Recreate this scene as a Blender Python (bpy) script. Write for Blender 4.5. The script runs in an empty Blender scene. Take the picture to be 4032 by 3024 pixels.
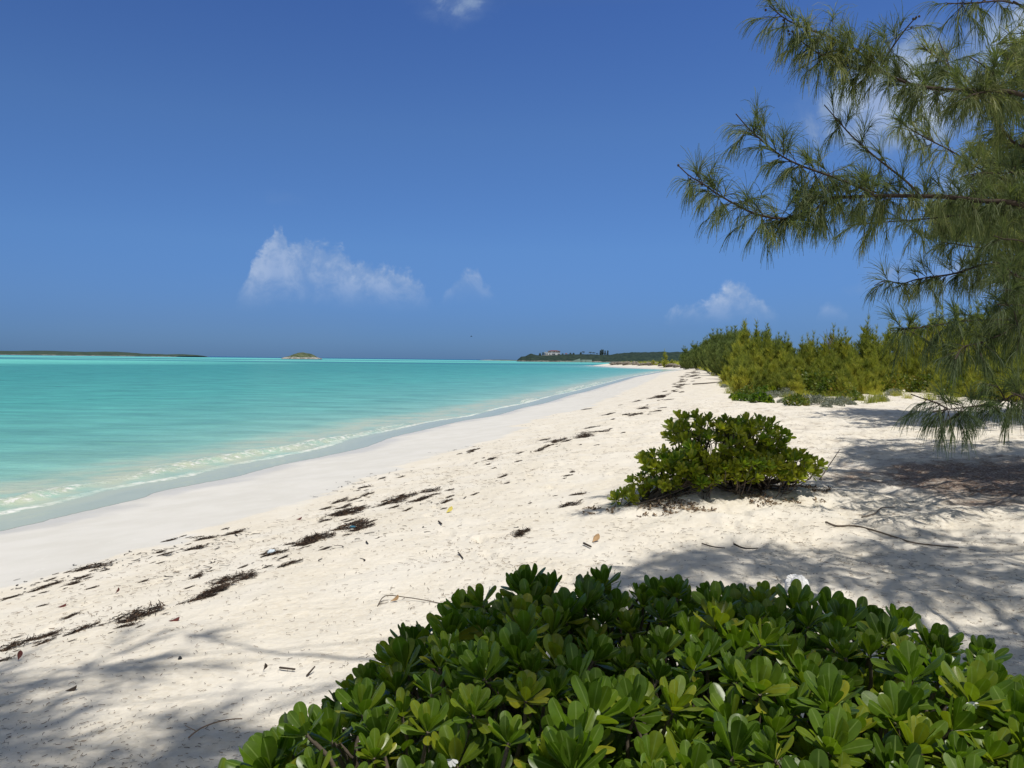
import bpy, math, random
import numpy as np
from mathutils import Vector, Matrix
rng = np.random.default_rng(7)
random.seed(7)
R = math.radians
SC = bpy.context.scene
COL = SC.collection

# ------------------------------------------------------------------ camera
EYE = 3.0                      # metres above the sea; the sand under it lies at 1.35
F_PX = 3030.0                  # focal length in photograph pixels (4032 wide)
PITCH, ROLL = -1.80, 0.654
cam_d = bpy.data.cameras.new('camera'); cam = bpy.data.objects.new('camera', cam_d); COL.objects.link(cam)
cam_d.sensor_width = 36.0; cam_d.lens = 36.0 * F_PX / 4032.0
cam_d.clip_start = 0.05; cam_d.clip_end = 90000.0
cam_M = Matrix.Translation((0, 0, EYE)) @ Matrix.Rotation(R(90 + PITCH), 4, 'X') @ Matrix.Rotation(R(ROLL), 4, 'Z')
cam.matrix_world = cam_M
SC.camera = cam

# ------------------------------------------------------------------ light
SUN_EL, SUN_AZ = 65.0, 148.0    # azimuth measured from +Y (straight ahead) towards +X (right)
SUN_STR, SKY_STR, EXPO = 4.0, 0.10, 0.0
sd = Vector((math.sin(R(SUN_AZ)) * math.cos(R(SUN_EL)), math.cos(R(SUN_AZ)) * math.cos(R(SUN_EL)), math.sin(R(SUN_EL))))
sun_d = bpy.data.lights.new('sun', 'SUN'); sun = bpy.data.objects.new('sun', sun_d); COL.objects.link(sun)
sun_d.energy = SUN_STR; sun_d.angle = R(0.53); sun_d.color = (1.0, 0.955, 0.88)
sun.rotation_euler = sd.to_track_quat('Z', 'Y').to_euler(); sun.location = (0, 0, 60)
SC.view_settings.view_transform = 'Standard'; SC.view_settings.look = 'None'
SC.view_settings.exposure = EXPO; SC.view_settings.gamma = 1.0; SC.view_settings.use_curve_mapping = False
SC.cycles.max_bounces = 8; SC.cycles.diffuse_bounces = 3; SC.cycles.glossy_bounces = 3
SC.cycles.transmission_bounces = 4; SC.cycles.transparent_max_bounces = 8
SC.cycles.sample_clamp_indirect = 4.0

# ------------------------------------------------------------------ pixel helpers (display pixels, 2212 wide)
DS = 4032.0 / 2212.0
CR = np.array(cam_M.to_3x3())
def ray(px, py):
    d = np.array([px * DS - 2016.0, 1512.0 - py * DS, -F_PX])
    d = CR @ d
    return d / d[1]                        # scaled so that y (depth) = 1
def at_depth(px, py, Y):
    return np.array([0, 0, EYE]) + ray(px, py) * Y
def on_plane(px, py, z):
    r = ray(px, py); t = (z - EYE) / r[2]
    return np.array([r[0] * t, t, z])
CRI = np.linalg.inv(CR)
def project(P):                            # (n,3) -> display pixels
    q = (np.asarray(P, float) - np.array([0, 0, EYE])) @ CRI.T
    zz = np.where(q[:, 2] < -1e-3, -q[:, 2], 1e-3)
    px = (2016 + F_PX * q[:, 0] / zz) / DS; py = (1512 - F_PX * q[:, 1] / zz) / DS
    return px, py, q[:, 2] < -1e-3

# ------------------------------------------------------------------ node helpers
class NT:
    def __init__(s, tree): s.t = tree; s.n = tree.nodes; s.l = tree.links
    def new(s, kind, **kw):
        nd = s.n.new(kind)
        for k, v in kw.items(): setattr(nd, k, v)
        return nd
    def set(s, sock, v):
        if v is None: return
        if isinstance(v, bpy.types.NodeSocket): s.l.new(v, sock)
        else:
            if hasattr(sock, 'default_value'):
                dv = sock.default_value
                if hasattr(dv, '__len__') and not hasattr(v, '__len__'): v = [v] * len(dv)
                if hasattr(dv, '__len__') and len(dv) == 4 and len(v) == 3: v = (*v, 1)
                sock.default_value = v
    def math(s, op, a, b=None, c=None, clamp=False):
        nd = s.new('ShaderNodeMath', operation=op, use_clamp=clamp)
        s.set(nd.inputs[0], a); s.set(nd.inputs[1], b)
        if c is not None: s.set(nd.inputs[2], c)
        return nd.outputs[0]
    def vmath(s, op, a, b=None):
        nd = s.new('ShaderNodeVectorMath', operation=op)
        s.set(nd.inputs[0], a); s.set(nd.inputs[1], b)
        return nd.outputs['Value'] if op in ('LENGTH', 'DOT_PRODUCT', 'DISTANCE') else nd.outputs[0]
    def mix(s, f, a, b, blend='MIX'):
        nd = s.new('ShaderNodeMix', data_type='RGBA', blend_type=blend)
        s.set(nd.inputs[0], f); s.set(nd.inputs[6], a); s.set(nd.inputs[7], b)
        return nd.outputs[2]
    def ss(s, v, a, b, lo=0.0, hi=1.0, kind='SMOOTHSTEP'):
        nd = s.new('ShaderNodeMapRange', interpolation_type=kind)
        s.set(nd.inputs[0], v); s.set(nd.inputs[1], a); s.set(nd.inputs[2], b); s.set(nd.inputs[3], lo); s.set(nd.inputs[4], hi)
        return nd.outputs[0]
    def noise(s, vec, scale, detail=4, rough=0.55, dist=0.0, out='Fac'):
        nd = s.new('ShaderNodeTexNoise'); nd.inputs['Scale'].default_value = scale
        nd.inputs['Detail'].default_value = detail; nd.inputs['Roughness'].default_value = rough
        nd.inputs['Distortion'].default_value = dist
        if vec is not None: s.l.new(vec, nd.inputs['Vector'])
        return nd.outputs[out]
    def vor(s, vec, scale, feature='F1', out='Distance'):
        nd = s.new('ShaderNodeTexVoronoi', feature=feature); nd.inputs['Scale'].default_value = scale
        if vec is not None: s.l.new(vec, nd.inputs['Vector'])
        return nd.outputs[out]
    def ramp(s, f, stops, interp='LINEAR'):
        nd = s.new('ShaderNodeValToRGB'); cr = nd.color_ramp; cr.interpolation = interp
        while len(cr.elements) < len(stops): cr.elements.new(0.5)
        for e, (p, c) in zip(cr.elements, stops): e.position = p; e.color = (*c, 1) if len(c) == 3 else c
        s.set(nd.inputs[0], f)
        return nd.outputs[0]
    def attr(s, name):
        nd = s.new('ShaderNodeAttribute', attribute_name=name); return nd.outputs['Fac']
    def bump(s, h, strength=0.5, dist=0.02, normal=None):
        nd = s.new('ShaderNodeBump'); nd.inputs['Strength'].default_value = strength
        s.set(nd.inputs['Distance'], dist); s.l.new(h, nd.inputs['Height'])
        if normal is not None: s.l.new(normal, nd.inputs['Normal'])
        return nd.outputs[0]
def new_mat(name):
    m = bpy.data.materials.new(name); m.use_nodes = True
    t = NT(m.node_tree); t.n.clear()
    out = t.new('ShaderNodeOutputMaterial')
    return m, t, out
def principled(t, color, rough=0.8, spec=0.3, normal=None, **kw):
    p = t.new('ShaderNodeBsdfPrincipled')
    t.set(p.inputs['Base Color'], color); t.set(p.inputs['Roughness'], rough); t.set(p.inputs['Specular IOR Level'], spec)
    if normal is not None: t.l.new(normal, p.inputs['Normal'])
    for k, v in kw.items(): t.set(p.inputs[k], v)
    return p.outputs[0]

# ------------------------------------------------------------------ sky
world = bpy.data.worlds.new('World'); SC.world = world; world.use_nodes = True
t = NT(world.node_tree); t.n.clear()
wo = t.new('ShaderNodeOutputWorld'); bg = t.new('ShaderNodeBackground'); t.l.new(bg.outputs[0], wo.inputs[0])
sky = t.new('ShaderNodeTexSky', sky_type='NISHITA'); sky.sun_disc = False
sky.sun_elevation = R(SUN_EL); sky.sun_rotation = R(SUN_AZ)
sky.altitude = 0; sky.air_density = 1.0; sky.dust_density = 0.3; sky.ozone_density = 2.5
tc = t.new('ShaderNodeTexCoord'); dirv = tc.outputs['Generated']
sep = t.new('ShaderNodeSeparateXYZ'); t.l.new(dirv, sep.inputs[0])
elev = sep.outputs['Z']
# a deep blue, clean maritime sky: hold back the glare band near the horizon
tint = t.ramp(elev, [(0.0, (0.16, 0.335, 0.82)), (0.045, (0.21, 0.38, 0.83)), (0.14, (0.36, 0.56, 0.93)), (0.28, (0.45, 0.66, 1.0)), (0.41, (0.42, 0.63, 1.05)), (0.55, (0.75, 0.75, 0.80)), (0.75, (1.25, 0.98, 0.70)), (1.0, (1.25, 0.98, 0.70))])  # high sky out of view is tinted warm to make the shade neutral
skyc = t.mix(1.0, sky.outputs[0], tint, 'MULTIPLY')
side = t.ss(sep.outputs['X'], -0.6, 0.65, 0.90, 1.16, 'LINEAR')
skyc = t.mix(1.0, skyc, side, 'MULTIPLY')
# unseen sky behind the camera whitened, added to take the blue out of shade
skyc = t.mix(t.ss(sep.outputs['Y'], 0.1, -0.5, 0.0, 0.5), skyc, (4.0, 3.9, 3.6))
n1 = t.noise(dirv, 13.0, 9, 0.60, 0.9); n2 = t.noise(dirv, 42.0, 6, 0.62, 0.5)
nn = t.math('ADD', t.math('MULTIPLY', n1, 0.72), t.math('MULTIPLY', n2, 0.28))
CLOUDS = [  # display px, py, half width px, half height px, weight
    (985, 10, 75, 34, 0.75), (1950, 210, 130, 90, 1.5), (2190, 85, 70, 70, 1.3),
    (2120, 590, 190, 60, 0.75), (2150, 380, 120, 70, 0.9), (1850, 625, 30, 20, 0.5), (600, 425, 60, 20, 0.35)]
cl = None
for (px, py, w, h, wt) in CLOUDS:
    c = ray(px, py); c = c / np.linalg.norm(c)
    off = t.vmath('SUBTRACT', dirv, tuple(c))
    sc = t.vmath('MULTIPLY', off, (1662.0 / w, 0.0 if abs(px - 1106) < 700 else 200.0 / w, 1662.0 / h))
    m = t.math('MULTIPLY', t.ss(t.vmath('LENGTH', sc), 0.0, 1.9, 1.0, 0.0), wt)
    cl = m if cl is None else t.math('MAXIMUM', cl, m)
front = t.ss(sep.outputs['Y'], 0.0, 0.1)
cl = t.math('MULTIPLY', cl, front)
field = t.math('ADD', cl, t.math('MULTIPLY', t.math('SUBTRACT', nn, 0.5), 1.9))
puff = t.math('MULTIPLY', t.ss(field, 0.50, 0.80), t.ss(cl, 0.15, 0.6))
wisp = t.math('MULTIPLY', t.ss(field, 0.1, 1.1), t.ss(cl, 0.0, 0.5))
mask = t.math('ADD', t.math('MULTIPLY', puff, t.ss(t.noise(dirv, 21.0, 6, 0.65), 0.40, 0.62, 0.14, 0.56)), t.math('MULTIPLY', wisp, 0.30), clamp=True)
core = t.ss(field, 0.8, 1.5)
# banks of cumulus: ragged bright top edge, paler body, base dissolving into the haze
ysafe = t.math('MAXIMUM', sep.outputs['Y'], 0.05)
tx = t.math('DIVIDE', sep.outputs['X'], ysafe); tzz = t.math('DIVIDE', sep.outputs['Z'], ysafe)
lump = t.math('ADD', t.math('MULTIPLY', t.noise(dirv, 26.0, 7, 0.60, 0.4), 0.7), t.math('MULTIPLY', t.noise(dirv, 70.0, 5, 0.6, 0.3), 0.3))
BANKS = [([(505, 640), (540, 575), (560, 545), (583, 515), (592, 480), (612, 482), (620, 515), (650, 500), (700, 508), (745, 522), (765, 556), (800, 545), (830, 565), (870, 574), (903, 592), (918, 612), (935, 640)], 125, 0.48, 680),
         ([(945, 680), (962, 630), (975, 608), (1000, 572), (1032, 568), (1045, 606), (1080, 640), (1095, 660)], 75, 0.42, 665),
         ([(1420, 705), (1460, 665), (1490, 650), (1530, 650), (1558, 622), (1578, 594), (1606, 598), (1640, 630), (1666, 655), (1690, 680)], 85, 0.64, 710),
         ([(1755, 700), (1772, 655), (1790, 644), (1812, 650), (1835, 680)], 40, 0.62, 700)]
bm = None
for pts, depth, a_, base in BANKS:
    q = [ray(*p) for p in pts]; X0, X1 = q[0][0], q[-1][0]; Zs = [v[2] for v in q]; zlo, zhi = min(Zs) - 0.02, max(Zs) + 0.02
    stops = [((v[0] - X0) / (X1 - X0), (((v[2] - zlo) / (zhi - zlo)),) * 3) for v in q]
    u = t.math('DIVIDE', t.math('SUBTRACT', tx, X0), X1 - X0)
    u = t.math('ADD', u, t.math('MULTIPLY', t.math('SUBTRACT', t.noise(dirv, 40.0, 4), 0.5), 0.10))
    top = t.math('ADD', t.math('MULTIPLY', t.ramp(u, stops), zhi - zlo), zlo)
    dz = t.math('ADD', t.math('SUBTRACT', top, tzz), t.math('MULTIPLY', t.math('SUBTRACT', lump, 0.5), 0.060 * depth / 100 + 0.02))
    inside = t.math('MULTIPLY', t.ss(u, -0.02, 0.10), t.ss(u, 1.02, 0.90))
    zb = ray(pts[0][0], base)[2]; fade = t.math('MULTIPLY', t.ss(tzz, zb, zb + 0.058), t.ss(dz, 0.11, 0.01, 0.55, 1.0))
    body = t.math('MULTIPLY', t.math('MULTIPLY', t.ss(dz, 0.0, 0.016), fade), inside)
    bright = t.math('MULTIPLY', body, t.ss(lump, 0.36, 0.64, 0.42, 1.15))
    b_ = t.math('MULTIPLY', bright, a_); bm = b_ if bm is None else t.math('MAXIMUM', bm, b_)
bm = t.math('MULTIPLY', bm, front, clamp=True)
ccol = t.mix(core, (2.7, 3.7, 5.5), (5.6, 6.5, 8.0))
# thin milky veil low over the sea
veil = t.math('MULTIPLY', t.ss(elev, 0.0, 0.17, 1.0, 0.0), t.ss(t.noise(t.vmath('MULTIPLY', dirv, (1, 1, 4)), 3.0, 4, 0.5), 0.35, 0.7, 0.02, 0.12))
skyc = t.mix(veil, skyc, (2.0, 3.0, 4.4))
skyc = t.mix(mask, skyc, ccol)
skyc = t.mix(bm, skyc, t.mix(t.ss(lump, 0.40, 0.66), (3.6, 4.6, 6.2), (5.6, 6.4, 7.8)))
t.l.new(skyc, bg.inputs[0]); bg.inputs[1].default_value = SKY_STR

# ------------------------------------------------------------------ numpy noise
def _h(ix, iy, seed):
    n = (ix.astype(np.int64) * 374761393 + iy.astype(np.int64) * 668265263 + seed * 1442695041) & 0xffffffff
    n = ((n ^ (n >> 13)) * 1274126177) & 0xffffffff
    return ((n ^ (n >> 16)) & 0xffff) / 65535.0
def vnoise(x, y, seed=0):
    ix = np.floor(x); iy = np.floor(y); fx = x - ix; fy = y - iy
    fx = fx * fx * fx * (fx * (fx * 6 - 15) + 10); fy = fy * fy * fy * (fy * (fy * 6 - 15) + 10)
    a = _h(ix, iy, seed); b = _h(ix + 1, iy, seed); c = _h(ix, iy + 1, seed); d = _h(ix + 1, iy + 1, seed)
    return (a + (b - a) * fx + (c - a) * fy + (a - b - c + d) * fx * fy) * 2 - 1
def fbm(x, y, scale, octv=4, seed=0, gain=0.5):
    x = np.asarray(x, float) / scale; y = np.asarray(y, float) / scale; r = 0; a = 1.0; s = 0
    for i in range(octv):
        c, sn = math.cos(0.6 + i), math.sin(0.6 + i)
        r = r + a * vnoise(c * x - sn * y + 17.3 * i, sn * x + c * y - 9.1 * i, seed + i); s += a
        a *= gain; x = x * 2.03; y = y * 2.03
    return r / s
def sstep(a, b, x):
    u = np.clip((x - a) / (b - a), 0, 1); return u * u * (3 - 2 * u)

# ------------------------------------------------------------------ shoreline and terrain height
SH = [on_plane(x, y, 0.10)[:2] for x, y in [(0, 1148), (110, 1122), (200, 1101), (300, 1078), (345, 1062), (420, 1047), (510, 1030), (600, 1006), (690, 988), (790, 966),
      (850, 944), (920, 928), (1000, 909), (1075, 897), (1130, 881), (1185, 869), (1235, 853), (1270, 845), (1310, 833), (1345, 823), (1375, 814), (1410, 807.5)]]
SH = [np.array(p) for p in [(-300., -900.), (-110., -320.), (-40., -95.), (-22., -35.), (-15.2, -10.), (-11.6, 3.0)]] + SH
SH += [np.array(p) for p in [(45., 226.), (53., 252.), (58.5, 268.), (57., 285.), (52., 310.), (49., 340.), (47., 380.), (47.5, 430.), (50., 480.), (56., 500.), (70., 520.),
       (110., 560.), (220., 640.), (500., 760.), (1200., 1000.), (4000., 1600.)]]
def catmull(P, k=4):
    P = np.array(P); out = []
    for i in range(len(P) - 1):
        p0 = P[max(i - 1, 0)]; p1 = P[i]; p2 = P[i + 1]; p3 = P[min(i + 2, len(P) - 1)]
        for j in range(k):
            u = j / k
            out.append(0.5 * ((2 * p1) + (-p0 + p2) * u + (2 * p0 - 5 * p1 + 4 * p2 - p3) * u * u + (-p0 + 3 * p1 - 3 * p2 + p3) * u ** 3))
    out.append(P[-1]); return np.array(out)
SHC = catmull(SH, 4)
POLY = np.vstack([SHC, [[9000., 1600.], [9000., -9000.], [-300., -9000.]]])
def shore_d(x, y):
    """metres inland from the edge of the swash (negative = out to sea)"""
    x = np.atleast_1d(np.asarray(x, float)); y = np.atleast_1d(np.asarray(y, float))
    best = np.full(x.shape, 1e18)
    for i in range(len(SHC) - 1):
        ax, ay = SHC[i]; bx, by = SHC[i + 1]; dx, dy = bx - ax, by - ay; L = dx * dx + dy * dy + 1e-12
        u = np.clip(((x - ax) * dx + (y - ay) * dy) / L, 0, 1)
        q = (x - ax - u * dx) ** 2 + (y - ay - u * dy) ** 2
        np.minimum(best, q, out=best)
    ins = np.zeros(x.shape, bool); n = len(POLY)
    for i in range(n):
        ax, ay = POLY[i]; bx, by = POLY[(i + 1) % n]
        if ay == by: continue
        c = ((ay > y) != (by > y)) & (x < (bx - ax) * (y - ay) / (by - ay) + ax)
        ins ^= c
    return np.where(ins, 1, -1) * np.sqrt(best)
MOUND = on_plane(1560, 1050, 1.45)
PROF_D = [-400, -60, -6, -2.2, 0, 4.4, 5.2, 8.0, 11.0, 16, 24, 45, 120]
PROF_Z = [-9, -3.5, -0.7, -0.12, 0.10, 0.56, 0.66, 1.08, 1.35, 1.46, 1.62, 2.3, 3.0]
_pr = np.random.default_rng(5)
PRINTS = []
for _w in range(9):
    _x, _y = _pr.uniform(-3.5, 6.5), _pr.uniform(2.5, 15); _a = _pr.uniform(0.9, 1.9) + (math.pi if _pr.random() < .5 else 0)
    for _k in range(22):
        PRINTS.append((_x + (0.09 if _k % 2 else -0.09) * math.sin(_a), _y - (0.09 if _k % 2 else -0.09) * math.cos(_a), _a + _pr.normal(0, .1), _pr.uniform(0.6, 1.0)))
        _x += 0.66 * math.cos(_a); _y += 0.66 * math.sin(_a); _a += _pr.normal(0, 0.07)
def tz(x, y, d=None, detail=True):
    x = np.atleast_1d(np.asarray(x, float)); y = np.atleast_1d(np.asarray(y, float))
    if d is None: d = shore_d(x, y)
    z = np.interp(d, PROF_D, PROF_Z)
    z = z + sstep(13, 30, d) * 0.35 * fbm(x, y, 14, 3, 5)
    g = np.exp(-(((x - MOUND[0] + .1) / 1.35) ** 2 + ((y - MOUND[1] + 0.15) / 0.8) ** 2)); z = z + 0.17 * g
    if detail:
        r = np.hypot(x, y); near = sstep(70, 8, r)
        dry = sstep(4.3, 5.6, d + 0.5 * fbm(x, y, 1.6, 2, 33))
        amp = 0.35 + 0.65 * sstep(-0.4, 2.4, x - 0.12 * y + 0.6) + .25 * sstep(12, 25, r)
        lump = fbm(x, y, 0.55, 4, 11, 0.48); lump2 = np.abs(fbm(x, y, 0.30, 3, 21, .5))
        z = z + near * dry * amp * (0.062 * lump - 0.055 * lump2 + 0.026)
        z = z + dry * near * 0.03 * fbm(x, y, 2.2, 2, 3)
        sel = np.nonzero((r < 24) & (y > 1.5) & (d > 5))[0]
        if len(sel):
            xs, ys = x[sel], y[sel]; acc = np.zeros(len(sel))
            for (fx, fy, fa, fs) in PRINTS:
                m = (np.abs(xs - fx) < 0.35) & (np.abs(ys - fy) < 0.35)
                if not m.any(): continue
                u = (xs[m] - fx) * math.cos(fa) + (ys[m] - fy) * math.sin(fa); v = -(xs[m] - fx) * math.sin(fa) + (ys[m] - fy) * math.cos(fa)
                q = (u / 0.14) ** 2 + (v / 0.062) ** 2
                acc[m] += fs * (-0.030 * np.exp(-q ** 1.5) + 0.012 * np.exp(-(np.sqrt(q) - 1.5) ** 2 * 5))
            z[sel] += acc
        z = z + (1 - dry) * sstep(0, 1, d) * near * 0.004 * fbm(x, y, 0.8, 3, 8)
    return z
def ground(px, py):
    """where the line of sight through a display pixel meets the sand"""
    r = ray(px, py); lo, hi = 1.0, 900.0
    ts = np.exp(np.linspace(math.log(lo), math.log(hi), 500))
    zz = EYE + r[2] * ts - tz(r[0] * ts, ts, detail=False)
    k = np.argmax(zz < 0)
    if not (zz < 0).any(): k = len(ts) - 1
    a, b = ts[max(k - 1, 0)], ts[k]
    for _ in range(20):
        m = (a + b) / 2
        if EYE + r[2] * m - tz(r[0] * m, m, detail=False)[0] < 0: b = m
        else: a = m
    x, y = r[0] * b, b
    return np.array([x, y, tz(x, y)[0]])

# ------------------------------------------------------------------ mesh helpers
def tag(o, label=None, cat=None, group=None, kind=None):
    if label: o['label'] = label
    if cat: o['category'] = cat
    if group: o['group'] = group
    if kind: o['kind'] = kind
    return o
def mesh(name, V, Fs, mats, smooth=True, attrs=None, midx=None):
    me = bpy.data.meshes.new(name)
    V = np.ascontiguousarray(V, dtype=np.float32).reshape(-1, 3)
    if not isinstance(Fs, (list, tuple)): Fs = [Fs]
    Fs = [np.asarray(f, dtype=np.int32) for f in Fs if len(f)]
    li = np.concatenate([f.ravel() for f in Fs]); tot = np.concatenate([np.full(len(f), f.shape[1], np.int32) for f in Fs])
    me.vertices.add(len(V)); me.vertices.foreach_set('co', V.ravel())
    me.loops.add(len(li)); me.loops.foreach_set('vertex_index', li)
    me.polygons.add(len(tot)); st = np.concatenate([[0], np.cumsum(tot)[:-1]]).astype(np.int32)
    me.polygons.foreach_set('loop_start', st); me.polygons.foreach_set('loop_total', tot)
    me.polygons.foreach_set('use_smooth', np.full(len(tot), smooth, bool))
    for m in (mats if isinstance(mats, (list, tuple)) else [mats]): me.materials.append(m)
    if midx is not None: me.polygons.foreach_set('material_index', np.asarray(midx, np.int32))
    for k, a in (attrs or {}).items():
        at = me.attributes.new(k, 'FLOAT', 'POINT'); at.data.foreach_set('value', np.asarray(a, np.float32))
    me.update(calc_edges=True); me.validate()
    return me
def obj(name, me, parent=None, loc=None):
    o = bpy.data.objects.new(name, me); COL.objects.link(o)
    if parent is not None: o.parent = parent
    if loc is not None: o.location = loc
    return o
def empty(name, loc, rz=0.0):
    o = bpy.data.objects.new(name, None); COL.objects.link(o); o.location = loc; o.rotation_euler = (0, 0, rz)
    o.empty_display_size = 0.2
    return o
def copy_tree(o):
    c = o.copy(); COL.objects.link(c)
    for ch in list(o.children):
        k = ch.copy(); COL.objects.link(k); k.parent = c
        for g in list(ch.children):
            q = g.copy(); COL.objects.link(q); q.parent = k
    return c
class MB:
    """collects geometry with a per-vertex tint"""
    def __init__(s): s.V = []; s.F = {3: [], 4: []}; s.T = []; s.n = 0; s.X = []
    def add(s, V, F, tint=0.5, x=0.0):
        V = np.asarray(V, float).reshape(-1, 3); F = np.asarray(F, np.int64)
        s.V.append(V); s.F[F.shape[1]].append(F + s.n); s.n += len(V)
        s.T.append(np.full(len(V), tint) if np.isscalar(tint) else np.asarray(tint, float).ravel())
        s.X.append(np.full(len(V), x) if np.isscalar(x) else np.asarray(x, float).ravel())
    def build(s, name, mat, parent=None, loc=None, smooth=True, off=None):
        V = np.vstack(s.V)
        if off is not None: V = V - np.asarray(off)
        Fs = [np.vstack(s.F[k]) for k in (3, 4) if s.F[k]]
        return obj(name, mesh(name, V, Fs, mat, smooth, {'tint': np.concatenate(s.T), 'lu': np.concatenate(s.X)}), parent, loc)
    def tube(s, P, rad, n=6, tint=0.5):
        P = np.asarray(P, float); k = len(P); rad = np.full(k, rad) if np.isscalar(rad) else np.asarray(rad, float)
        T = np.gradient(P, axis=0); T /= np.linalg.norm(T, axis=1)[:, None] + 1e-9
        ref = np.array([0, 0, 1.0]) if abs(T[:, 2]).mean() < 0.8 else np.array([1.0, 0, 0])
        A = np.cross(T, ref); A /= np.linalg.norm(A, axis=1)[:, None] + 1e-9; B = np.cross(T, A)
        a = np.linspace(0, 2 * math.pi, n, endpoint=False)
        V = P[:, None, :] + rad[:, None, None] * (np.cos(a)[None, :, None] * A[:, None, :] + np.sin(a)[None, :, None] * B[:, None, :])
        i = np.arange(k - 1)[:, None] * n; j = np.arange(n)[None, :]; j2 = (j + 1) % n
        F = np.stack([i + j, i + j2, i + n + j2, i + n + j], -1).reshape(-1, 4)
        V = V.reshape(-1, 3); s.add(V, F, tint)
        e = np.array([[k * n - n, k * n - n + q, k * n - n + q + 1] for q in range(1, n - 1)]); e0 = np.array([[0, q + 1, q] for q in range(1, n - 1)])
        s.add(V, np.vstack([e, e0]), tint)
    def ribbons(s, P, D, L, W, droop, seg=3, tint=None, taper=0.35, wob=0.0):
        """thin curved strips: needles, grass, weed"""
        P = np.asarray(P, float); n = len(P); D = np.asarray(D, float); D = D / (np.linalg.norm(D, axis=1)[:, None] + 1e-9)
        L = np.broadcast_to(L, n); W = np.broadcast_to(W, n); droop = np.broadcast_to(droop, n)
        rv = rng.normal(size=(n, 3)); pts = [P]; d = D; dirs = [D]
        for i in range(seg):
            pts.append(pts[-1] + d * (L / seg)[:, None])
            d = d + np.array([0, 0, -1.0]) * droop[:, None] + (rng.normal(size=(n, 3)) * wob if wob else 0)
            d = d / (np.linalg.norm(d, axis=1)[:, None] + 1e-9); dirs.append(d)
        V = np.zeros((n, seg + 1, 2, 3))
        for i in range(seg + 1):
            sd_ = np.cross(dirs[i], rv); sd_ /= np.linalg.norm(sd_, axis=1)[:, None] + 1e-9
            w = W * (1 - (1 - taper) * i / seg) * 0.5
            V[:, i, 0] = pts[i] + sd_ * w[:, None]; V[:, i, 1] = pts[i] - sd_ * w[:, None]
        b = np.arange(n)[:, None] * (2 * (seg + 1)) + np.arange(seg)[None, :] * 2
        F = np.stack([b, b + 1, b + 3, b + 2], -1).reshape(-1, 4)
        tt = np.repeat(np.full(n, 0.5) if tint is None else np.broadcast_to(tint, n), 2 * (seg + 1))
        s.add(V.reshape(-1, 3), F, tt)
def rdirs(n, up=0.0, spread=1.0):
    v = rng.normal(size=(n, 3)) * spread; v[:, 2] += up
    return v / np.linalg.norm(v, axis=1)[:, None]
def resample(P, step):
    P = np.asarray(P, float); P = catmull(P, 6); L = np.concatenate([[0], np.cumsum(np.linalg.norm(np.diff(P, axis=0), axis=1))])
    n = max(2, int(L[-1] / step) + 1); u = np.linspace(0, L[-1], n)
    return np.stack([np.interp(u, L, P[:, i]) for i in range(3)], 1), L[-1]

# ------------------------------------------------------------------ materials
def m_simple(name, c, rough=0.8, var=0.25, scale=8.0, spec=0.25, bump=0.3, bdist=0.01):
    m, t, out = new_mat(name)
    tcn = t.new('ShaderNodeTexCoord').outputs['Object']
    n = t.noise(tcn, scale, 6, 0.6)
    k = t.ss(n, 0.25, 0.75, 1 - var, 1 + var, 'LINEAR')
    col = t.mix(1.0, c, k, 'MULTIPLY')
    nb = t.noise(tcn, scale * 5, 5, 0.65)
    t.l.new(principled(t, col, rough, spec, t.bump(nb, bump, bdist)), out.inputs[0]); return m
def m_foliage(name, c0, c1, c2, rough=0.6, spec=0.25, trans=0.35, tboost=1.5, midrib=None, nscale=3.0, clump=0.0, each=0.0):
    """leaf colour runs c0..c1..c2 with each leaf's own tint"""
    m, t, out = new_mat(name)
    a = t.attr('tint'); tcn = t.new('ShaderNodeTexCoord').outputs['Object']
    if clump: a = t.math('ADD', a, t.math('MULTIPLY', t.math('SUBTRACT', t.noise(tcn, nscale, 3), 0.5), clump), clamp=True)
    if each: a = t.math('ADD', a, t.math('MULTIPLY', t.math('SUBTRACT', t.new('ShaderNodeObjectInfo').outputs['Random'], 0.5), each), clamp=True)
    col = t.ramp(a, [(0.0, c0), (0.5, c1), (1.0, c2)])
    if midrib:
        col = t.mix(t.ss(t.attr('lu'), 0.02, 0.13, 0.75, 0.0), col, midrib)
        n = t.noise(tcn, 45.0, 4); col = t.mix(1.0, col, t.ss(n, 0.3, 0.7, 0.82, 1.16, 'LINEAR'), 'MULTIPLY')
        nb = t.bump(t.noise(tcn, 60.0, 3), 0.10, 0.004)
    else: nb = None
    p = principled(t, col, rough, spec, nb)
    tr = t.new('ShaderNodeBsdfTranslucent'); t.l.new(t.mix(1.0, col, (tboost * 1.05, tboost * 1.15, tboost * 0.45), 'MULTIPLY'), tr.inputs[0])
    mx = t.new('ShaderNodeMixShader'); mx.inputs[0].default_value = trans
    t.l.new(p, mx.inputs[1]); t.l.new(tr.outputs[0], mx.inputs[2]); t.l.new(mx.outputs[0], out.inputs[0]); return m

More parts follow.
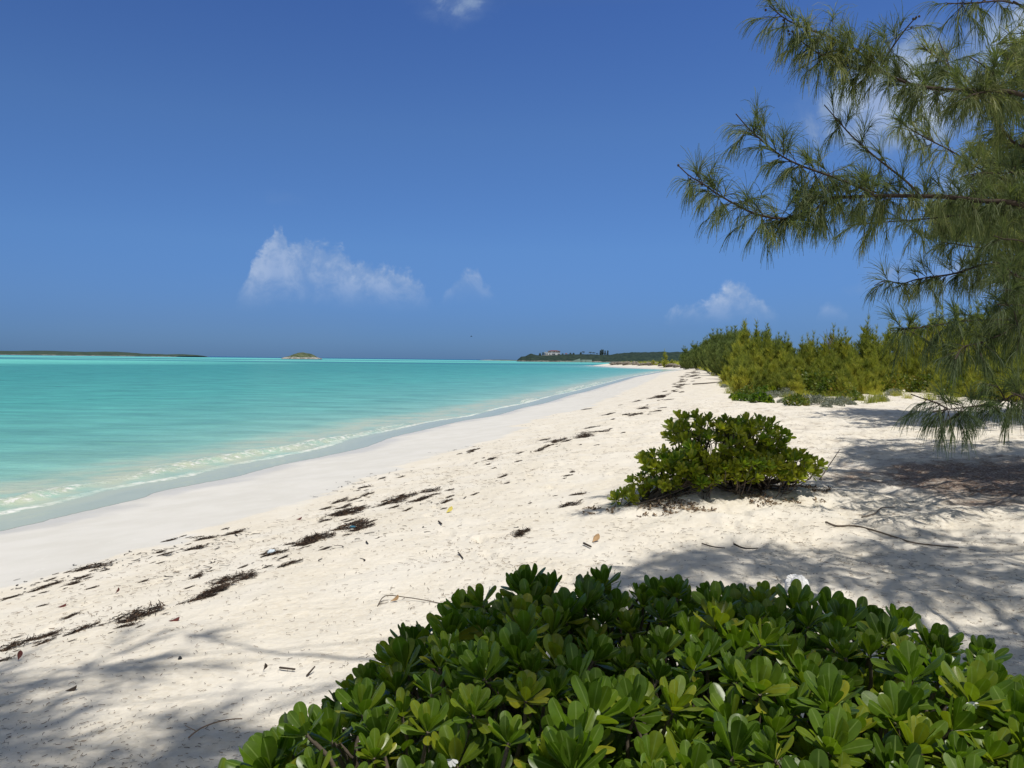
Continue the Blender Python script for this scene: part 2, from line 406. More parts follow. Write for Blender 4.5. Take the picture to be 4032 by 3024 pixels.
def mat_sand():
    m, t, out = new_mat('coral_sand')
    d = t.attr('shore'); pos = t.new('ShaderNodeNewGeometry').outputs['Position']
    px = t.new('ShaderNodeSeparateXYZ'); t.l.new(pos, px.inputs[0])
    wob = t.math('MULTIPLY', t.math('SUBTRACT', t.noise(pos, 0.55, 3, 0.5), 0.5), 2.6)
    wob = t.math('ADD', wob, t.math('MULTIPLY', t.math('SUBTRACT', t.noise(pos, 4.0, 4, 0.6), 0.5), 0.7))
    dd = t.math('ADD', d, wob)
    dry = t.ss(dd, 4.35, 4.75)
    grain = t.noise(pos, 240.0, 2, 0.7); mid = t.noise(pos, 22.0, 5, 0.65); big = t.noise(pos, 1.3, 4, 0.55)
    cd = t.mix(t.ss(mid, 0.3, 0.7), (0.67, 0.605, 0.49), (0.755, 0.70, 0.595))
    cd = t.mix(t.ss(big, 0.35, 0.7), cd, (0.76, 0.71, 0.615))
    cw = t.mix(t.ss(big, 0.3, 0.7), (0.615, 0.595, 0.545), (0.665, 0.645, 0.60))
    cw = t.mix(t.ss(t.noise(t.vmath('MULTIPLY', pos, (1.0, 0.5, 1)), 6.0, 5, .7), .62, .70, 0, .6), cw, (0.72, 0.70, 0.66))
    c = t.mix(dry, cw, cd)
    # saturated sand beside the water
    wet = t.ss(dd, 0.2, 1.1, 1.0, 0.0)
    c = t.mix(t.math('MULTIPLY', wet, 0.35), c, (0.50, 0.49, 0.46))
    # specks of crushed weed and shell
    sp = t.math('MULTIPLY', t.ss(t.noise(pos, 75.0, 3, 0.8), 0.66, 0.72), dry)
    spread = t.math('ADD', t.ss(t.noise(pos, 0.9, 3), 0.42, 0.62, 0.12, 0.7), t.ss(px.outputs['X'], 1.5, 5.0, 0.0, 0.35))
    c = t.mix(t.math('MULTIPLY', sp, spread, clamp=True), c, (0.20, 0.155, 0.12))
    # carpet of fallen casuarina needles under the big tree, its shade partly painted in
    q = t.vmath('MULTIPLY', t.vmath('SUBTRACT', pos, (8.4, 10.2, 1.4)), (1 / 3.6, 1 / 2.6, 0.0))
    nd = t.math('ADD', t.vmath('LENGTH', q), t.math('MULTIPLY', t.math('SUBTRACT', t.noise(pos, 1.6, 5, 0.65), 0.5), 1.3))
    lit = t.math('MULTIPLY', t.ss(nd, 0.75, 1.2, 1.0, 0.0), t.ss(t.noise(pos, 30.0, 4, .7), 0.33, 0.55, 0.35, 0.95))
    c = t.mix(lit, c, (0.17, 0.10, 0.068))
    duff_shade = t.math('MULTIPLY', t.ss(px.outputs['X'], 2.0, 7.0), t.ss(t.noise(pos, 2.2, 6, 0.75), 0.50, 0.66, 0.0, 0.42))  # needle duff plus some tree shade put into the sand colour
    c = t.mix(duff_shade, c, (0.30, 0.24, 0.18))
    h = t.math('ADD', t.math('MULTIPLY', grain, 0.12), t.math('MULTIPLY', mid, 1.0))
    h = t.math('ADD', h, t.math('MULTIPLY', t.noise(pos, 7.0, 4, 0.55), 2.6))
    h = t.math('MULTIPLY', h, t.ss(dd, 3.9, 5.4, 0.10, 1.0))
    rg = t.mix(wet, 0.9, 0.45)
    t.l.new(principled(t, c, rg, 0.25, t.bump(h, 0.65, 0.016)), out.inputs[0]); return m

def mat_water():
    m, t, out = new_mat('sea_water')
    d = t.attr('shore'); pos = t.new('ShaderNodeNewGeometry').outputs['Position']
    s = t.math('MULTIPLY', d, -1.0)                       # metres out to sea
    px = t.new('ShaderNodeSeparateXYZ'); t.l.new(pos, px.inputs[0])
    r = t.vmath('LENGTH', pos)
    wn = t.math('MULTIPLY', t.math('SUBTRACT', t.noise(pos, 0.35, 4, 0.5), 0.5), 2.2)
    wn2 = t.math('MULTIPLY', t.math('SUBTRACT', t.noise(pos, 2.2, 5, 0.6), 0.5), 0.55)
    sw = t.math('ADD', t.math('ADD', s, wn), wn2)
    # colour by how far out / how deep the white bottom lies
    far = t.math('DIVIDE', t.math('LOGARITHM', t.math('ADD', s, 1.0), 10.0), 4.0)
    warp = t.math('MULTIPLY', t.math('SUBTRACT', t.noise(t.vmath('MULTIPLY', pos, (0.0012, 0.005, 0)), 1.0, 5, 0.55), 0.5), 0.13)
    f2 = t.math('ADD', far, t.math('MULTIPLY', warp, t.ss(far, 0.3, 0.5)))
    L = lambda m_: math.log10(m_ + 1) / 4
    col = t.ramp(f2, [(0.0, (0.40, 0.50, 0.44)), (L(5), (0.27, 0.46, 0.39)), (L(11), (0.155, 0.39, 0.335)), (L(28), (0.085, 0.34, 0.29)), (L(70), (0.055, 0.27, 0.245)),
                      (L(150), (0.052, 0.26, 0.235)), (L(240), (0.16, 0.54, 0.45)), (L(380), (0.19, 0.60, 0.50)), (L(480), (0.035, 0.16, 0.20)), (L(580), (0.04, 0.18, 0.22)),
                      (L(660), (0.18, 0.56, 0.48)), (L(1300), (0.15, 0.52, 0.47)), (L(1900), (0.12, 0.46, 0.44)), (L(2300), (0.012, 0.09, 0.20)), (1.0, (0.008, 0.06, 0.17))])
    # patches of sea grass and bright bars
    gp = t.noise(t.vmath('MULTIPLY', pos, (0.010, 0.022, 0)), 1.0, 6, 0.6)
    col = t.mix(t.math('MULTIPLY', t.ss(gp, 0.50, 0.66), t.ss(far, 0.30, 0.5, 0.0, 0.34)), col, (0.03, 0.19, 0.20))
    dy_ = t.math('ADD', px.outputs['Y'], t.math('MULTIPLY', t.math('SUBTRACT', t.noise(t.vmath('MULTIPLY', pos, (0.004, 0.0, 0)), 1.0, 3), 0.5), 120.0))
    bnd = t.math('MULTIPLY', t.math('MULTIPLY', t.ss(dy_, 430, 470), t.ss(dy_, 600, 540)), t.ss(px.outputs['X'], 260, -120, 0.0, 0.8))
    col = t.mix(bnd, col, (0.035, 0.17, 0.21))
    streak = t.noise(t.vmath('MULTIPLY', pos, (0.20, 0.55, 0)), 1.0, 7, 0.66)
    col = t.mix(1.0, col, t.ss(streak, 0.32, 0.68, 0.74, 1.22, 'LINEAR'), 'MULTIPLY')
    # stirred-up sand in the shore break, thin film of backwash on the beach
    murk = t.math('MULTIPLY', t.ss(sw, 1.2, 2.0), t.ss(sw, 3.2, 6.0, 1.0, 0.0))
    col = t.mix(t.math('MULTIPLY', murk, t.ss(t.noise(pos, 1.1, 4), 0.3, 0.62, 0.35, 0.95)), col, (0.52, 0.50, 0.39))
    film = t.ss(t.math('ADD', s, wn2), 1.35, 1.75, 1.0, 0.0)
    col = t.mix(film, col, (0.455, 0.445, 0.375))
    col = t.mix(1.0, col, (0.95, 1.08, 1.02), 'MULTIPLY')
    # foam: the thin line of the last swash, the small breaker, flecks
    fn = t.noise(pos, 5.0, 6, 0.7); fn2 = t.vor(pos, 9.0)
    patchy = t.ss(t.noise(pos, 0.16, 3), 0.40, 0.56)
    l1 = t.math('MULTIPLY', t.ss(t.math('ABSOLUTE', t.math('SUBTRACT', t.math('ADD', s, wn2), 1.65)), 0.05, 0.20, 1.0, 0.0), t.math('MULTIPLY', t.ss(fn, 0.34, 0.56), t.ss(t.noise(pos, 0.45, 3), 0.36, 0.56, 0.25, 1.0)))
    brk = t.attr('foam')
    l2 = t.math('MULTIPLY', t.ss(brk, 0.15, 0.75), t.ss(fn, 0.46, 0.66))
    l3 = t.math('MULTIPLY', t.ss(t.noise(t.vmath('MULTIPLY', pos, (0.35, 1.2, 0)), 1.0, 6, 0.7), 0.71, 0.76), t.ss(far, 0.18, 0.3, 0.0, 0.6))
    foam = t.math('MAXIMUM', t.math('MAXIMUM', t.math('MULTIPLY', l1, 0.85), l2), l3, clamp=True)
    col = t.mix(foam, col, (0.80, 0.79, 0.76))
    rp = t.vmath('MULTIPLY', pos, (0.7, 1.3, 0))
    h = t.math('ADD', t.math('MULTIPLY', t.noise(rp, 1.3, 6, 0.62), 1.0), t.math('MULTIPLY', t.noise(rp, 9.0, 3, 0.6), 0.12))
    h = t.math('MULTIPLY', h, t.ss(s, 1.0, 4.0, 0.02, 1.0))
    nb = t.bump(h, 0.55, 0.22)
    nb = t.bump(foam, 0.5, 0.04, nb)
    rg = t.mix(foam, t.mix(film, 0.25, 0.18), 0.8)
    sp = t.ss(far, 0.2, 0.5, 0.16, 0.02)
    p = principled(t, col, rg, t.mix(film, sp, 0.06), nb)
    tr = t.new('ShaderNodeBsdfTransparent'); mx = t.new('ShaderNodeMixShader')
    edge = t.ss(t.math('ADD', s, t.math('MULTIPLY', t.math('SUBTRACT', t.noise(pos, 3.5, 4, .5), 0.5), 0.20)), -0.02, 0.05)
    t.l.new(edge, mx.inputs[0]); t.l.new(tr.outputs[0], mx.inputs[1]); t.l.new(p, mx.inputs[2]); t.l.new(mx.outputs[0], out.inputs[0]); return m

M_SAND = mat_sand(); M_WATER = mat_water()
M_BARK = m_simple('grey_bark', (0.060, 0.046, 0.036), 0.9, 0.35, 14, 0.2, 0.6, 0.01)
M_STEM = m_simple('shrub_stem', (0.13, 0.105, 0.08), 0.85, 0.35, 20, 0.2, 0.5, 0.004)
M_NEEDLE = m_foliage('casuarina_needle', (0.060, 0.088, 0.045), (0.125, 0.155, 0.070), (0.29, 0.29, 0.125), 0.55, 0.25, 0.38, 1.5, clump=0.5, nscale=2.5)
M_THICK = m_foliage('thicket_needle', (0.135, 0.165, 0.042), (0.30, 0.315, 0.062), (0.46, 0.41, 0.080), 0.7, 0.12, 0.42, 1.5, each=0.55)
M_THICKFAR = m_foliage('far_thicket_needle', (0.085, 0.115, 0.045), (0.165, 0.205, 0.072), (0.26, 0.28, 0.095), 0.7, 0.12, 0.38, 1.4)
M_LEAF = m_foliage('waxy_leaf', (0.036, 0.074, 0.008), (0.104, 0.178, 0.013), (0.290, 0.290, 0.024), 0.34, 0.42, 0.36, 1.8, midrib=(0.20, 0.28, 0.07))
M_GRAPE = m_foliage('leathery_leaf', (0.055, 0.10, 0.012), (0.12, 0.16, 0.02), (0.26, 0.17, 0.03), 0.45, 0.35, 0.3, 1.5)
M_SILVER = m_foliage('silver_leaf', (0.16, 0.18, 0.15), (0.24, 0.26, 0.22), (0.34, 0.35, 0.30), 0.8, 0.1, 0.15, 1.2)
M_WEED = m_foliage('dried_weed', (0.016, 0.013, 0.012), (0.045, 0.034, 0.027), (0.16, 0.095, 0.055), 0.8, 0.15, 0.0, 1.0)
M_LITTER = m_foliage('dry_litter', (0.09, 0.06, 0.04), (0.24, 0.17, 0.11), (0.46, 0.37, 0.25), 0.85, 0.15, 0.05, 1.0)
M_FLOWER = m_simple('white_petal', (0.80, 0.80, 0.80), 0.6, 0.05, 30, 0.2, 0.1, 0.001)

# ------------------------------------------------------------------ ground and sea on one shared polar net of points
th = np.concatenate([np.linspace(-180, -62, 40, endpoint=False), np.linspace(-62, -46, 30, endpoint=False), np.linspace(-46, 46, 560, endpoint=False), np.linspace(46, 62, 30, endpoint=False), np.linspace(62, 180, 41)])
rr = np.concatenate([[0.05], np.exp(np.arange(math.log(0.9), math.log(600), 0.0095)), np.exp(np.linspace(math.log(610), math.log(40000), 60))])
TT, RR = np.meshgrid(np.radians(th), rr)
GX = RR * np.sin(TT); GY = RR * np.cos(TT); sh = GX.shape
gd = shore_d(GX.ravel(), GY.ravel()); gz = tz(GX.ravel(), GY.ravel(), gd)
nR, nT = sh
i = np.arange(nR - 1)[:, None] * nT; j = np.arange(nT - 1)[None, :]
GF = np.stack([i + j, i + nT + j, i + nT + j + 1, i + j + 1], -1).reshape(-1, 4)[:, ::-1]
GV = np.stack([GX.ravel(), GY.ravel(), gz], 1)
sand = obj('beach_sand', mesh('beach_sand', GV, GF, M_SAND, True, {'shore': gd})); tag(sand, 'white and cream coral sand of the beach', 'beach', kind='structure')
s_out = -gd
wob = 0.8 * fbm(GV[:, 0], GV[:, 1], 5.0, 3, 61)
along = 0.5 + 0.5 * fbm(GV[:, 0], GV[:, 1], 7.0, 2, 77)
pos_w = s_out + wob - 2.35
crest = np.exp(-(np.where(pos_w < 0, pos_w / 0.28, pos_w / 0.75)) ** 2) * (0.25 + 0.75 * sstep(0.40, 0.66, along)) * sstep(0.3, 1.6, s_out)
crest2 = np.exp(-((s_out + 1.8 * fbm(GV[:, 0], GV[:, 1], 9.0, 2, 91) - 6.3) / 0.6) ** 2) * sstep(0.55, 0.8, 1 - along) * 0.6
near = sstep(220, 60, np.hypot(GV[:, 0], GV[:, 1]))
wz = np.maximum(0.0, gz) + 0.003 + 0.009 * sstep(0.1, 0.8, s_out) + near * (0.10 * crest * (1 + 0.5 * fbm(GV[:, 0], GV[:, 1], 0.35, 3, 5)) + 0.05 * crest2)
wz += near * sstep(1.5, 5, s_out) * (0.025 * fbm(GV[:, 0], GV[:, 1] * 1.8, 1.6, 4, 41) + .02 * fbm(GV[:, 0], GV[:, 1], 6, 2, 4))
WV = np.stack([GV[:, 0], GV[:, 1], wz], 1)
keep = (gd[GF] < 0.6).any(1)
WF = GF[keep]; used = np.unique(WF); remap = np.full(len(WV), -1); remap[used] = np.arange(len(used))
foamA = np.clip(np.exp(-((pos_w + 0.12) / np.where(pos_w < -.12, 0.22, 0.38)) ** 2) * (0.22 + sstep(0.38, 0.62, along)), 0, 1)
sea = obj('sea_water', mesh('sea_water', WV[used], remap[WF], M_WATER, True, {'shore': gd[used], 'foam': foamA[used]})); tag(sea, 'clear turquoise sea running up the white beach', 'sea', kind='structure')

# ================================================================== waxy-leaved beach shrubs
def leaf_batch(mb, base, axis, normal, L, W, bend, curl, tint, nt=9, nu=5):
    n = len(base); y = axis / np.linalg.norm(axis, axis=1)[:, None]
    x = np.cross(y, normal); x /= np.linalg.norm(x, axis=1)[:, None] + 1e-9; z = np.cross(x, y)
    tt = 1 - (1 - np.linspace(0, 1, nt)) ** 1.75; u = np.linspace(-1, 1, nu)
    pk = 0.70
    prof = 0.10 + 0.90 * np.sin(0.5 * math.pi * np.clip(tt / pk, 0, 1)) ** 1.7
    prof = np.where(tt > pk, np.clip(1 - ((tt - pk) / (1.0 - pk)) ** 2.5 * 0.96, 0, 1) ** 0.5, prof)
    wv = W[:, None] * prof[None]                                          # n, nt
    lx = wv[:, :, None] * u[None, None]; ly = (L[:, None] * tt[None])[:, :, None] + 0 * lx
    lz = (bend[:, None] * L[:, None] * (tt ** 2)[None])[:, :, None] - curl[:, None, None] * wv[:, :, None] * (u ** 2)[None, None]
    ly = ly - np.abs(bend)[:, None, None] * 0.35 * L[:, None, None] * (tt ** 2)[None, :, None]
    lz = lz + 0.05 * wv[:, :, None] * np.sin(tt * 9 + rng.random((n, 1)) * 6)[:, :, None] * np.abs(u)[None, None]
    V = base[:, None, None, :] + lx[..., None] * x[:, None, None] + ly[..., None] * y[:, None, None] + lz[..., None] * z[:, None, None]
    b = np.arange(n)[:, None, None] * (nt * nu) + np.arange(nt - 1)[None, :, None] * nu + np.arange(nu - 1)[None, None, :]
    F = np.stack([b, b + 1, b + nu + 1, b + nu], -1).reshape(-1, 4)
    mb.add(V.reshape(-1, 3), F, np.repeat(tint, nt * nu), np.tile(np.abs(u)[None, :].repeat(nt, 0).ravel(), n))
def rosette(mb, c, axis, size, nl=16, nt=11, nu=5, tbase=0.45, yellow=0.2):
    axis = axis / np.linalg.norm(axis)
    a = np.cross(axis, [0.3, 0.9, 0.1]); a /= np.linalg.norm(a); b = np.cross(axis, a)
    k = np.arange(nl); ph = k * 2.39996 + rng.random() * 6.28; f = k / (nl - 1.0)
    pol = np.radians(9 + 68 * f + rng.normal(0, 7, nl))          # young leaves stand up, old ones lie out
    rad = np.cos(ph)[:, None] * a + np.sin(ph)[:, None] * b
    ax = np.cos(pol)[:, None] * axis + np.sin(pol)[:, None] * rad
    nrm = np.cos(pol)[:, None] * (-rad) + np.sin(pol)[:, None] * axis    # upper face looks to the stem
    nrm = nrm + rng.normal(0, 0.12, (nl, 3))
    base = c + axis * (size * (0.10 - 0.22 * f))[:, None] + rad * size * 0.04
    L = size * (0.62 + 0.45 * np.sin(math.pi * np.clip(f * 0.8 + 0.12, 0, 1))) * rng.uniform(0.88, 1.1, nl); W = L * rng.uniform(0.165, 0.225, nl)
    bend = rng.normal(-0.12, 0.08, nl) + 0.22 * (1 - f) * (f > .2); curl = rng.uniform(-0.15, 0.5, nl)
    tint = np.clip(tbase + rng.normal(0, 0.13) + rng.normal(0, 0.10, nl), 0, 1)
    old = (rng.random(nl) < yellow) & (f > 0.6); tint = np.where(old, np.clip(tint + rng.uniform(0.25, 0.5, nl), 0, 1), tint)
    leaf_batch(mb, base, ax, nrm, L, W, bend, curl, tint, nt, nu)
def shrub(name, centers, axes, sizes, roots, label, cat, base_loc, nl=(14, 21), nt=9, nu=5, tb=0.45, flowers=0, stem_r=0.008, bare=0):
    root = empty(name, base_loc); tag(root, label, cat)
    fo, st, fl = MB(), MB(), MB()
    for c, a, s_ in zip(centers, axes, sizes):
        rosette(fo, c, a, s_, int(rng.integers(*nl)), nt, nu, tb)
        rt = roots[np.argmin(np.linalg.norm(roots[:, :2] - c[:2], axis=1) + rng.random(len(roots)) * 0.35)]
        m = c - a / np.linalg.norm(a) * s_ * 2.0; q = rt * 0.55 + m * 0.45 + rng.normal(0, 0.03, 3); q[2] = rt[2] + (m[2] - rt[2]) * 0.35
        P, _ = resample([rt, q, m, c], 0.07)
        st.tube(P, np.linspace(stem_r * 1.7, stem_r * 0.75, len(P)), 6, 0.5)
    for _ in range(bare):
        rt = roots[rng.integers(len(roots))]; e = rt + np.array([rng.normal(0, .35), rng.normal(0, .25), rng.uniform(.15, .4)])
        P, _ = resample([rt, (rt + e) / 2 + rng.normal(0, .06, 3), e], 0.06); st.tube(P, np.linspace(stem_r * 1.3, stem_r * .6, len(P)), 5)
    if flowers:
        for k in rng.choice(len(centers), flowers, replace=False):
            c = centers[k] + axes[k] / np.linalg.norm(axes[k]) * sizes[k] * 0.25 + rng.normal(0, 0.02, 3) + np.array([0, -0.02, 0.01])
            fl = MB(); n = 5; ph = np.radians(-20 - 35 * np.arange(n)); dr = np.stack([np.cos(ph), np.full(n, -0.3), np.sin(ph)], 1)
            leaf_batch(fl, np.repeat(c[None], n, 0), dr, np.repeat([[0, -1.0, 0.4]], n, 0), np.full(n, 0.016), np.full(n, 0.0035), np.zeros(n), np.zeros(n), np.full(n, .5), 5, 3)
            fl.build('flower', M_FLOWER, root, off=base_loc)
    fo.build('foliage', M_LEAF, root, off=base_loc); st.build('stems', M_STEM, root, off=base_loc)
    return root
def pip(x, y, poly):
    ins = np.zeros(np.shape(x), bool); n = len(poly)
    for i in range(n):
        ax, ay = poly[i]; bx, by = poly[(i + 1) % n]
        if ay == by: continue
        ins ^= ((ay > y) != (by > y)) & (x < (bx - ax) * (y - ay) / (by - ay) + ax)
    return ins

# foreground shrub: footprint of its crown on the map
FP = np.array([(-0.64, 1.95), (-0.62, 2.26), (-0.54, 2.50), (-0.44, 2.80), (-0.12, 2.92), (0.18, 3.02), (0.62, 3.02), (1.02, 2.98), (1.34, 2.86), (1.50, 2.62), (1.64, 2.28), (1.80, 1.85), (1.95, 1.3), (1.2, 0.95), (0.3, 1.0), (-0.5, 1.2), (-0.85, 1.55)])
def edge_dist(x, y):
    best = 1e9
    for i in range(len(FP)):
        a = FP[i]; b = FP[(i + 1) % len(FP)]; ab = b - a; u = np.clip(((x - a[0]) * ab[0] + (y - a[1]) * ab[1]) / (ab @ ab), 0, 1)
        best = min(best, math.hypot(x - a[0] - u * ab[0], y - a[1] - u * ab[1]))
    return best
cs, ax_, sz = [], [], []
tries = 0
while tries < 60000 and len(cs) < 1350:
    tries += 1
    x, y = rng.uniform(-0.95, 2.25), rng.uniform(0.95, 3.1)
    if not pip(x, y, FP): continue
    e = edge_dist(x, y); top = 0.43 + 0.12 * sstep(1.3, 0.8, x) + (0.42 - 0.12 * sstep(1.3, 0.8, x)) * sstep(0, 0.45, e) - 0.05 * sstep(1.0, 1.6, x) - 0.10 * math.exp(-((x - 1.06) / 0.17) ** 2) * sstep(2.4, 2.7, y) + 0.06 * fbm(x, y, 0.5, 2, 3)[()] if True else 0
    layer = rng.random() < 0.45
    z = 1.35 + float(top) - (rng.uniform(0.10, 0.45) if layer else rng.uniform(-0.03, 0.05))
    c = np.array([x, y, z]); s_ = rng.uniform(0.052, 0.096)
    if any(np.linalg.norm(c - q) < 0.072 for q in cs): continue
    ctr = np.array([0.65, 1.9]); o = np.array([x, y]) - ctr; k = (1 - sstep(0.0, 0.5, e)) * 0.9
    a = np.array([o[0] * k * 0.8, o[1] * k * 0.9, 1.0]) + rng.normal(0, 0.22, 3) + np.array([0, -0.04, 0])
    cs.append(c); ax_.append(a); sz.append(s_)
roots = np.array([[x, y, tz(x, y)[0] - 0.03] for x, y in [(-0.25, 1.9), (0.1, 2.3), (0.5, 1.7), (0.8, 2.3), (1.2, 1.8), (1.5, 2.2), (0.3, 1.3), (1.0, 1.3), (1.7, 1.6)]])
shrub('beach_shrub', cs, ax_, sz, roots, 'large glossy green shrub with rounded leaves filling the foreground, tiny white flowers in it', 'shrub', (0.6, 2.0, 1.35), flowers=22, bare=10, tb=0.46, stem_r=0.006)

# the shrub out on the sand, its crown given as lobes (display px, py, depth offset, radii)
D0 = float(ground(1570, 1052)[1])
cs, ax_, sz = [], [], []
LOBES = [(1560, 965, 0.0, 0.62, 0.30, 74), (1500, 935, 0.1, 0.34, 0.20, 30), (1640, 950, 0.1, 0.32, 0.24, 34), (1430, 1000, -0.05, 0.30, 0.14, 26), (1500, 1010, -.25, .35, .16, 30), (1715, 1005, -0.15, 0.32, 0.13, 32),
         (1590, 1005, -0.35, 0.36, 0.14, 22), (1640, 1010, -0.25, 0.28, 0.14, 18), (1395, 1040, -0.1, 0.16, 0.07, 7), (1345, 1078, -0.35, 0.10, 0.08, 7), (1382, 1060, -.3, .09, .08, 6), (1440, 1048, -0.35, 0.16, 0.07, 8), (1520, 1035, -0.4, 0.24, 0.08, 14), (1600, 1030, -0.4, 0.24, 0.07, 10), (1470, 1010, -.3, .22, .12, 14), (1700, 1030, -0.3, 0.2, 0.06, 8), (1580, 925, 0.05, 0.22, 0.10, 8)]
for (px, py, dy, rx, rz_, n) in LOBES:
    c0 = at_depth(px, py, D0 + dy); got = 0; tr_ = 0
    while got < n and tr_ < 500:
        tr_ += 1
        v = rng.normal(size=3); v /= np.linalg.norm(v); v *= rng.uniform(0.55, 1.0)
        c = c0 + v * np.array([rx, rx * 0.8, rz_])
        if any(np.linalg.norm(c - q) < 0.098 for q in cs): continue
        if c[2] < tz(c[0], c[1], detail=False)[0] + 0.02: continue
        cs.append(c); ax_.append(np.array([v[0] * 0.9, v[1] * 0.9 - 0.15, 0.75 + max(v[2], 0)]) + rng.normal(0, 0.22, 3)); sz.append(rng.uniform(0.090, 0.125)); got += 1
rp = [ground(px, 1052) for px in (1470, 1520, 1560, 1600, 1640, 1700)]
rp = [np.array([p[0], p[1] + 0.3, p[2] - 0.02]) for p in rp] + [ground(1350, 1098), ground(1390, 1085)]
mid_loc = tuple(ground(1570, 1052))
shrub('beach_shrub', cs, ax_, sz, np.array(rp), 'bushy glossy green shrub standing alone on a low sand mound in mid beach', 'shrub', mid_loc, nl=(12, 17), nt=6, nu=3, tb=0.76, stem_r=0.006, bare=0)  # tint raised so the leaf colour carries this shrub's sunlight

# ================================================================== big casuarina at the right, limbs reaching into view
def limb_foliage(mb, tw, P, dens, nl, nlen, w=0.004, tl=(0.10, 0.32), tintm=0.45, upfrac=0.4, seg=4, both=1.0, keep=None):
    """short twigs along a limb, each with a brush of needles"""
    n = max(3, int(len(P) * dens)); idx = rng.integers(0, len(P), n)
    T = np.gradient(P, axis=0); T /= np.linalg.norm(T, axis=1)[:, None] + 1e-9
    for k in idx:
        b = P[k]
        if keep is not None and not keep(b[None])[0]: continue
        d = rng.normal(size=3) * 0.55 + T[k] * -0.5 * both
        up = rng.random() < upfrac; d[2] += 0.9 if up else -0.45
        d /= np.linalg.norm(d); l = rng.uniform(*tl) * (0.75 if up else 1.0)
        mid = b + d * l * 0.5; e = mid + (d + np.array([0, 0, -0.15])) * l * 0.5
        tw.tube([b, mid, e], [0.004, 0.003, 0.002], 3)
        m = int(nl * rng.uniform(0.6, 1.3)); u = rng.random(m) ** 0.6
        bp = b + (e - b) * u[:, None]
        nd = rdirs(m) * 0.55 + d * 1.0; nd[:, 2] += 0.15 if up else -0.25
        mb.ribbons(bp, nd, nlen * rng.uniform(0.55, 1.15, m), w, rng.uniform(0.18, 0.42, m) * (0.7 if up else 1.5), seg, np.clip(tintm + rng.normal(0, 0.10) + rng.normal(0, 0.12, m), 0, 1), 0.5)
def crop(x0, y0, sc, pts):       # points read in an enlarged crop -> display px
    return [((x0 + x / sc) / DS, (y0 + y / sc) / DS) for x, y in pts]
C4 = lambda *p: crop(2500, 0, 1.3825, p)
C5 = lambda *p: crop(3000, 900, 2.1434, p)
C7 = lambda *p: crop(3500, 1100, 2.765, p)
TRUNK = np.array([8.6, 10.2])
